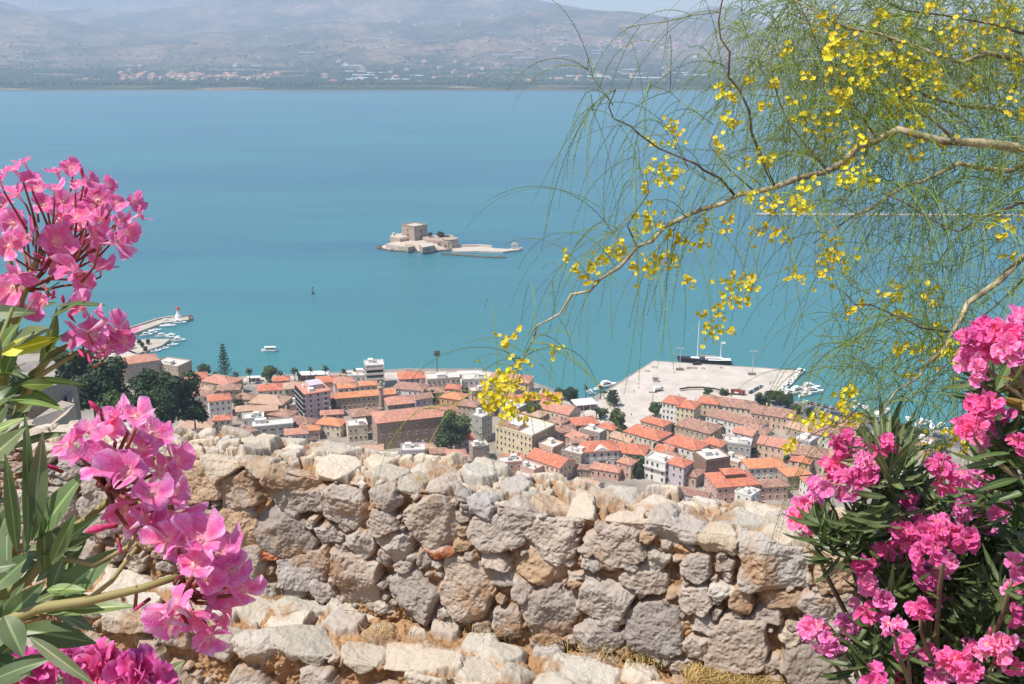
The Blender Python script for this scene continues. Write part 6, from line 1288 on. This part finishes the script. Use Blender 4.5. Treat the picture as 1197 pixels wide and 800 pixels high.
def side_oleander():
    root = P(1330, 1000, 2.2); t = thing('oleander_bush', 'tall oleander with crinkled pink clusters and bronzed leaves under the yellow branches', 'oleander', root, 0, 'flowering oleander bushes')
    zf = lambda x, y: 2.0 + .05 * math.sin(x * .1)
    cl = [(1136,402,21,11),(1150,412,17,8),(1132,420,14,7),(1142,432,12,6),(1165,388,14,6),(1180,392,16,7),(1176,412,17,9),(1158,398,14,6),(1150,385,11,5),(1192,415,15,7),(1195,380,14,6),(1197,435,14,7),(1140,480,20,11),(1155,475,16,9),(1133,500,15,9),(1148,498,17,9),(1160,490,12,5),(1142,515,10,5),(1186,520,12,5),(1197,530,14,6)]
    lv = Leaves(); st = []
    for x, y, r, n in cl:
        z = zf(x, y) + random.uniform(-.08, .08); cluster(t, x, y, r * 1.0, z, m_hot if random.random() < .45 else m_mag, int(n * 1.6), 9.8)
        h = P(1205, y + 70, z + .05); st.append(([P(x, y + 5, z + .02), P(x + 18, y + 30, z + .03), h, h * .4 + root * .6, root], .0026, .010))
    stems(t, st[::2], 'branch', m_twig, 5)
    br = (2.3, 1.1, .75)
    for bx, by, tx, ty, w, tn in [(1215,470,1155,448,16,br),(1220,490,1150,462,17,br),(1215,480,1160,466,14,(1.9,1,.7)),(1220,500,1158,497,16,(1.1,1.1,.8)),(1200,520,1150,500,12,(.7,.7,.5)),(1215,525,1140,545,15,(.6,.7,.5)),(1210,540,1135,560,13,(.6,.7,.5)),(1180,530,1128,540,12,(.6,.7,.5)),(1175,540,1120,548,10,(.6,.7,.5)),(1200,490,1165,510,12,(.5,.6,.5)),(1165,455,1180,425,14,(.8,.9,.6)),(1150,450,1150,425,12,(1,1,.7)),(1175,455,1195,425,14,(.9,1,.7)),(1230,460,1170,440,14,(1.6,1,.7)),(1225,560,1160,530,14,(.7,.8,.6)),(1210,600,1180,545,12,(.8,.9,.6)),(1225,600,1195,540,13,(.8,.9,.6)),(1190,560,1140,575,10,(.5,.6,.4)),(1200,575,1150,590,11,(.6,.7,.5))]:
        z = zf(bx, by) + random.uniform(-.05, .05); lv.leaf(P(bx, by, z), P(tx, ty, z + random.uniform(-.1, .05)), w / F * z, None, .1, tn)
    whorls(lv, [(1170,530),(1185,545),(1165,520),(1200,560),(1190,580),(1150,450),(1165,445),(1185,450),(1205,470),(1160,560),(1215,500)], lambda x, y: zf(x, y) + random.uniform(.02, .2), 52, 8.5, 18, .3, (.6, .66, .5))
    whorls(lv, [(random.uniform(1215, 1330), random.uniform(400, 720)) for _ in range(34)], lambda x, y: 2.05 + random.uniform(-.1, .3), 52, 8.5, 14, .4, (.65, .7, .55))
    for x, y, n in [(1230,400,12),(1255,450,12),(1240,510,10),(1280,420,10),(1265,560,10)]: cluster(t, x, y, 18, 2.02 + random.uniform(-.05, .1), m_hot, n, 9.8)
    lv.build(t, m_leafo)
side_oleander()
# ---- the yellow flowering thorn tree with hanging thread leaves
random.seed(77)
def petal_yellow():
    V = []; Q = []; C = []
    for k in range(5):
        a0 = 2*math.pi*k/5; o = len(V); ca, sa = math.cos(a0), math.sin(a0)
        for i, (s, w) in enumerate(((.1, .08), (.4, .34), (.75, .42), (1.0, .14))):
            for t in (-1, 0, 1):
                x, y, z = s, w * t, .35 * s + .10 * t * t + random.gauss(0, .03); V.append((x*ca - y*sa, x*sa + y*ca, z)); C.append((1.0, .80 if k else .62, .55) if s < .2 else (1, 1 if k else .8, 1))
        for i in range(3):
            for j in range(2): Q.append((o + i*3 + j, o + i*3 + j + 1, o + (i+1)*3 + j + 1, o + (i+1)*3 + j))
    return np.array(V), np.array(Q), np.array(C)
YF = [petal_yellow() for _ in range(3)]
m_yel = petal_mat('petal_yellow', (.86, .74, .05), .35)
m_thread = mat('thread_leaf', (.16, .25, .045), .6, c2=(.29, .36, .09), scale=3, attr=True, trans=.2)
m_branch = mat('thorn_bark', (.17, .13, .08), .85, c2=(.50, .41, .26), scale=14, contrast=(.4, .62), bump=.4, bscale=60)
m_dtwig = mat('dark_twig', (.075, .045, .035), .85, c2=(.15, .10, .07), scale=14)
def yellow_tree():
    root = Vector((3.3, 2.6, HC - 4.6)); t = thing('flowering_thorn_tree', 'airy thorn tree with yellow blossoms and long drooping thread leaves over the bay', 'tree', root)
    Z = 2.75
    B = [
     ([(1300,186,2.9),(1197,173,2.72),(1145,168,2.7),(1112,160,2.7),(1080,155,2.7),(1052,153,2.7),(1025,163,2.8),(1000,175,2.8),(982,190,2.8),(965,197,2.78),(935,208,2.76),(905,218,2.75),(882,224,2.75),(860,230,2.75),(842,240,2.75),(825,245,2.75),(800,255,2.75),(780,265,2.75),(762,280,2.75),(745,290,2.75),(722,310,2.75),(700,323,2.75),(686,338,2.75),(672,343,2.75),(650,362,2.75),(636,376,2.75),(625,383,2.75),(624,396,2.75),(612,412,2.75),(606,430,2.75)], .0078, .0017),
     ([(1300,215,3.2),(1230,200,3.1),(1197,197,3.05),(1180,201,3.0),(1150,195,3.0),(1120,190,2.95),(1098,202,2.9),(1080,214,2.9),(1060,222,2.9),(1040,231,2.85),(1020,243,2.85),(1000,252,2.85),(975,268,2.85),(950,285,2.85)], .0085, .0018),
     ([(905,218,2.75),(893,190,2.75),(880,155,2.75),(870,130,2.72),(862,108,2.72),(850,90,2.72),(851,65,2.7),(845,45,2.7),(841,25,2.7),(844,3,2.7),(843,-20,2.7)], .0042, .0018),
     ([(860,230,2.75),(838,212,2.72),(828,203,2.72),(812,192,2.7),(795,183,2.7),(770,173,2.7),(748,160,2.68),(738,148,2.68),(722,135,2.68),(716,122,2.66),(720,104,2.66)], .0038, .0014),
     ([(1300,60,3.1),(1197,72,3.0),(1150,66,2.95),(1125,75,2.95),(1090,60,2.9),(1060,50,2.9),(1030,42,2.9),(1000,33,2.85),(965,20,2.85),(930,1,2.8)], .0065, .0016),
     ([(1300,260,2.75),(1230,285,2.7),(1197,302,2.68),(1170,330,2.66),(1150,345,2.65),(1132,357,2.65),(1125,372,2.64),(1112,390,2.64),(1102,408,2.63),(1085,425,2.62),(1068,440,2.62),(1050,458,2.62),(1035,478,2.62),(1028,495,2.62)], .0075, .0016),
     ([(1108,388,2.64),(1080,382,2.6),(1060,376,2.6),(1045,365,2.6),(1020,357,2.6),(1000,350,2.58),(985,340,2.58)], .0028, .0012),
     ([(1300,120,3.3),(1197,137,3.15),(1160,128,3.1),(1120,122,3.1),(1085,110,3.05),(1060,90,3.05),(1045,62,3.0),(1040,30,3.0)], .006, .0016),
     ([(1112,160,2.85),(1090,140,2.9),(1065,125,2.9),(1050,108,2.95),(1010,100,2.95),(985,85,2.95),(960,60,2.95),(945,30,2.9),(932,0,2.9)], .0045, .0014),
     ([(1197,40,2.9),(1160,30,2.9),(1110,20,2.9),(1060,10,2.9),(1010,-10,2.9)], .004, .0015),
     ([(1240,240,2.6),(1197,235,2.6),(1160,250,2.6),(1120,270,2.6),(1090,262,2.6),(1060,240,2.6),(1030,225,2.6)], .0035, .0012),
     ([(1240,330,2.9),(1197,325,2.9),(1170,350,2.9),(1150,372,2.9),(1130,385,2.9)], .004, .0013),
     ([(1260,440,2.5),(1197,420,2.55),(1150,415,2.6),(1110,425,2.6),(1085,450,2.6),(1060,470,2.6)], .003, .0012),
     ([(1000,480,2.6),(985,492,2.6),(960,505,2.6),(940,515,2.6)], .0022, .001),
     ([(1028,495,2.62),(1000,480,2.6)], .0016, .0014),
     ([(882,224,2.75),(850,205,2.8),(830,170,2.85),(835,140,2.85),(850,120,2.85)], .0022, .001),
     ([(965,197,2.78),(940,170,2.9),(925,140,2.9),(905,110,2.92),(900,75,2.92),(905,45,2.92)], .003, .0012),
     ([(1025,163,2.8),(1010,130,2.95),(990,105,3.0),(975,70,3.0),(970,40,3.0),(985,10,3.0)], .003, .0012),
     ([(745,290,2.75),(735,270,2.7),(745,245,2.7),(760,225,2.7),(755,200,2.7)], .002, .001),
    ]
    # off to the side the limbs run into one trunk
    crotch = Vector((3.05, 2.75, HC - 1.35)); st = []
    for k, (pts, r0, r1) in enumerate(B):
        q = [P(*p) for p in pts]
        if pts[0][0] >= 1300: q = [crotch, crotch * .45 + q[0] * .55 + Vector((0, 0, .05))] + q; r0 = max(r0, .013)
        st.append((q, r0, r1))
    for q, r0, r1 in st:
        q = [Vector(p) + Vector((random.gauss(0, .006), random.gauss(0, .006), random.gauss(0, .006))) * (0 < i < len(q) - 1) for i, p in enumerate(q)]
        N = len(q); rad = [r0 + (r1 - r0) * (i / (N - 1)) ** .8 for i in range(N)]
        MB().tube([Vector(p) - root for p in q], [r * random.uniform(.9, 1.15) for r in rad], 7).build('branch', m_branch if r0 > .0045 else m_dtwig, t, True)
    MB().tube([Vector((0, 0, -.3)), Vector((.05, 0, .8)), Vector((-.06, .05, 2.0)), crotch - root], [.085, .07, .055, .04], 10).build('trunk', m_branch, t, True)
    # secondary twigs and threads
    V = []; Q = []; C = []
    def tube3(pts, r, tint):
        o = len(V); n = 3; prev = None
        for i, p in enumerate(pts):
            d = (pts[min(i+1, len(pts)-1)] - pts[max(i-1, 0)]).normalized(); u = d.cross(Vector((.3, 1, .2))).normalized(); w = d.cross(u); rr = r * (1 - .55 * i / (len(pts) - 1))
            for k in range(n): a = 2.094 * k; V.append(tuple(p + (u * math.cos(a) + w * math.sin(a)) * rr)); C.append(tint)
        for i in range(len(pts) - 1):
            for k in range(n): Q.append((o + i*n + k, o + i*n + (k+1) % n, o + (i+1)*n + (k+1) % n, o + (i+1)*n + k))
    def leaflets(pts, tint, every=.011):
        L = sum((pts[i+1] - pts[i]).length for i in range(len(pts) - 1)); n = int(L / every)
        for k in range(n):
            f = (k + .5) / n * (len(pts) - 1); i = min(int(f), len(pts) - 2); p = pts[i].lerp(pts[i+1], f - i); d = (pts[i+1] - pts[i]).normalized(); u = d.cross(Vector((random.gauss(0, .4), 1, random.gauss(0, .4)))).normalized() * (1 if k % 2 else -1)
            l = random.uniform(.002, .0042); w = d * .0010; e = p + u * l + d * l * .5; o = len(V); V.extend([tuple(p - w), tuple(p + w), tuple(e + w * .8), tuple(e - w * .8)]); Q.append((o, o+1, o+2, o+3)); C.extend([tint] * 4)
    def thread(p, d, L, lf=True):
        pts = [p.copy()]; d = d.normalized(); q = p.copy(); dr = random.uniform(.14, .30); n = 10; curl = Vector((random.gauss(0, .025), random.gauss(0, .025), 0))
        for i in range(n): q = q + d * (L / n); d = (d + Vector((0, 0, -dr)) + curl).normalized(); pts.append(q.copy())
        k = random.uniform(.65, 1.45); tint = (k * random.uniform(.9, 1.1), k, k * .9); tube3(pts, .00115, tint)
        if lf and random.random() < .7: leaflets(pts, tint)
    tw = []
    def zone(x, y): return 1.0 if x > 880 and y < 340 else (.95 if x > 1000 else .6)
    for k, (q, r0, r1) in enumerate(st):
        main = [p for p in q]
        for i in range(len(main) - 1):
            a, b = main[i], main[i+1]; seg = (b - a).length
            if a.x > 2.2 and b.x > 2.2 and a.z < HC - 1: continue
            nt = max(1, int(seg / .055)); 
            for s in range(nt):
                p = a.lerp(b, (s + random.random()) / nt); v = p - CAMP; dz = v.dot(_fw); px = CX + F * v.x / dz; py = CY - F * v.dot(_up) / dz
                if px > 1330 : continue
                zz = zone(px, py); dn = k in (0, 3, 2, 14, 15)
                if random.random() < .38 * zz:
                    dd = Vector((random.gauss(-.35, .6), random.gauss(0, .6), random.gauss(.25, .6))); dd.normalize(); L = random.uniform(.10, .32); pts = [p]; 
                    for j in range(4): dd = (dd + Vector((random.gauss(0, .22), random.gauss(0, .22), random.gauss(-.05, .22)))).normalized(); pts.append(pts[-1] + dd * L / 4)
                    tw.append(pts)
                for _ in range(random.choice([1, 2, 2]) if zz > .9 or (px < 900 and py > 230) else random.choice([0, 1, 1])):
                    dd = Vector((random.gauss(-.25, .55), random.gauss(-.1, .5), random.gauss(.05, .5))); thread(p, dd, random.uniform(.22, .50))
    for pts in tw:
        tube3(pts, .0016, (1.5, 1.0, .8))
        for p in pts[1:]:
            for _ in range(random.choice([1, 2, 3])):
                dd = (pts[-1] - pts[0]).normalized() * .5 + Vector((random.gauss(0, .5), random.gauss(0, .5), random.gauss(0, .45))); thread(p, dd, random.uniform(.20, .46))
    # the densest mass of threads, on fine twigs at the upper side
    for _ in range(290):
        x = 905 + 330 * random.random() ** .85; y = random.uniform(-30, 300) if random.random() < .75 else random.uniform(-20, 170)
        if y > 120 + (x - 860) * .75: continue
        z = random.uniform(2.85, 3.6); p = P(x, y, z); dd = Vector((random.gauss(-.2, .7), random.gauss(0, .5), random.gauss(.1, .5))).normalized(); pts = [p]
        for j in range(3): pts.append(pts[-1] + (dd + Vector((random.gauss(0, .3),) * 3)) * .07)
        tube3(pts, .0014, (1.4, 1.0, .8))
        for q in pts:
            for _ in range(2): thread(q, dd * .5 + Vector((random.gauss(0, .6), random.gauss(0, .5), random.gauss(0, .5))), random.uniform(.18, .40))
    for _ in range(150):                                  # the fine curtain at the lower side
        x = random.uniform(1010, 1230); y = random.uniform(340, 480)
        z = random.uniform(2.6, 3.1); p = P(x, y, z); dd = Vector((random.gauss(-.3, .7), random.gauss(0, .5), random.gauss(0, .5))).normalized(); pts = [p]
        for j in range(3): pts.append(pts[-1] + (dd + Vector((random.gauss(0, .3),) * 3)) * .06)
        tube3(pts, .0013, (1.2, .9, .8))
        for q in pts[::2]: thread(q, dd * .5 + Vector((random.gauss(0, .6), random.gauss(0, .5), random.gauss(-.1, .5))), random.uniform(.15, .36))
    for x, y, tx, ty in [(606,430,560,398),(612,412,545,402),(606,430,545,450),(610,420,560,440),(606,430,570,470),(606,430,600,500),(610,425,640,510),(612,415,660,470),(615,410,690,440),(620,400,700,450),(616,408,650,440),(624,396,680,400),(604,432,585,505),(606,430,625,515),(608,425,550,425),(622,392,665,415)]:
        p = P(x, y, 2.75); e = P(tx, ty, 2.75 + random.uniform(-.1, .1)); L = (e - p).length * 1.08; d = (e - p).normalized(); d.z += .45 if tx != x else 0; pts = [p]; dd = d.normalized(); end = (e - p).normalized()
        for j in range(9): pts.append(p.lerp(e, (j + 1) / 9) + Vector((0, 0, 1)) * (math.sin(math.pi * (j + 1) / 9) * L * .16))
        k = random.uniform(.8, 1.2); tube3(pts, .0011, (k, k, k)); leaflets(pts, (k, k, k), .008)
    VV = np.array(V) - np.array(root); mesh_np('foliage', VV, np.array(Q), m_thread, np.array(C), parent=t)
    # blossoms
    yc = [(985,58,20),(975,48,10),(963,23,14),(972,58,16),(1112,38,18),(1120,45,14),(1163,36,18),(1050,65,10),(1012,60,14),(1020,50,12),(1000,70,12),(1186,65,16),(1190,90,18),(1192,125,18),(1165,12,14),(1180,8,12),(920,60,8),(1040,78,14),(1060,80,14),(1058,72,10),(1000,95,14),(1015,95,12),(1075,90,12),(1080,78,10),(1045,110,14),(1060,112,12),(975,90,10),(985,115,12),(1090,82,8),(940,140,14),(960,145,14),(985,118,8),(980,110,10),(1040,135,12),(1070,140,12),(1080,130,10),(1100,165,8),(1010,157,14),(1005,165,12),(1068,170,14),(990,185,12),(1003,205,16),(990,212,12),(1015,213,12),(935,245,12),(945,220,12),(930,235,10),(895,237,12),(893,268,12),(976,292,18),(968,300,12),(985,305,12),(912,270,10),(905,245,8),(875,230,10),(965,320,10),(930,325,12),(940,240,8),
          (846,105,10),(858,112,8),(875,95,7),(890,123,7),(927,118,8),(904,98,6),(945,92,8),(850,142,9),(858,140,7),(840,168,8),(884,190,12),(895,188,8),(785,150,8),(790,160,8),(765,168,6),(775,200,14),(765,205,10),(790,205,10),(757,255,14),(763,262,16),(755,218,8),(730,290,10),(720,295,12),(705,300,10),(740,310,8),(690,310,8),(675,315,7),(660,300,6),(688,322,12),(762,308,14),(755,312,10),(770,302,8),(785,300,10),(800,325,8),(850,330,10),(858,338,10),(870,325,8),(880,335,8),(840,365,8),(855,352,8),(835,385,10),(830,392,8),(820,370,6),(855,388,6),(800,283,10),(785,277,8),(820,285,8),(875,352,7),(825,262,8),(850,262,8),
          (588,398,8),(604,392,6),(648,410,8),(606,425,8),(596,435,9),(585,445,12),(575,455,16),(565,462,14),(590,460,14),(600,450,10),(580,470,14),(570,475,10),(605,472,8),(592,485,12),(600,482,8),(622,462,9),(640,465,8),(652,468,6),(612,490,6),(588,452,9),
          (1040,340,10),(1050,345,8),(1087,345,14),(1010,355,6),(995,365,8),(1055,368,7),(1110,415,14),(1100,405,14),(1120,408,14),(1090,420,10),(1095,385,10),(1052,405,8),(1047,415,6),(1070,408,8),(1065,440,8),(992,462,12),(985,470,8),(990,460,8),(1150,455,7),(1165,260,8),(1180,265,8),(1170,275,6),(1050,410,6),(940,490,9),(950,492,11),(960,490,9),(968,493,9),(993,484,11),(1002,487,9),(985,480,6),(922,525,6),(926,518,5),(1085,528,9),(1120,510,11),(1130,520,10),(1112,505,8),(1195,250,8),(1180,300,6),(1130,70,8),(1140,100,8),(1100,100,9),(1120,110,7),(1030,20,8),(1060,30,8),(1090,10,8)]
    def ycl(x, y, r):
        z = random.uniform(2.62, 2.85) + (.25 if x > 1000 and y < 200 and random.random() < .5 else 0); c = P(x, y, z); n = max(4, int(r * 1.25)); parts = []
        for _ in range(n):
            p = c + Vector((random.gauss(0, 1), random.gauss(0, 1), random.gauss(0, 1))) * (r / F * z * .62); d = Vector((random.gauss(0, .6), -.8, random.gauss(.3, .6))); parts.append(xf(random.choice(YF), p, d, random.uniform(2.4, 3.6) / F * z))
            hub = c + Vector((0, 0, r / F * z * .15)); u = Vector((.0005, 0, 0)); w2 = Vector((0, 0, .0005)); parts.append((np.array([tuple(q) for q in (hub - u, hub + u, p + u, p - u, hub - w2, hub + w2, p + w2, p - w2)]), np.array([(0, 1, 2, 3), (4, 5, 6, 7)]), np.array([(.32, .42, .9)] * 8)))
        return parts
    big = sorted(yc, key=lambda q: -q[2]); rest = []
    for i, q in enumerate(big):
        pr = ycl(*q)
        if i < 99: merge(pr, 'blossom_cluster', m_yel, t)
        else: rest += pr
    o = merge(rest, 'small_blossoms', m_yel, t); o['kind'] = 'stuff'
yellow_tree()
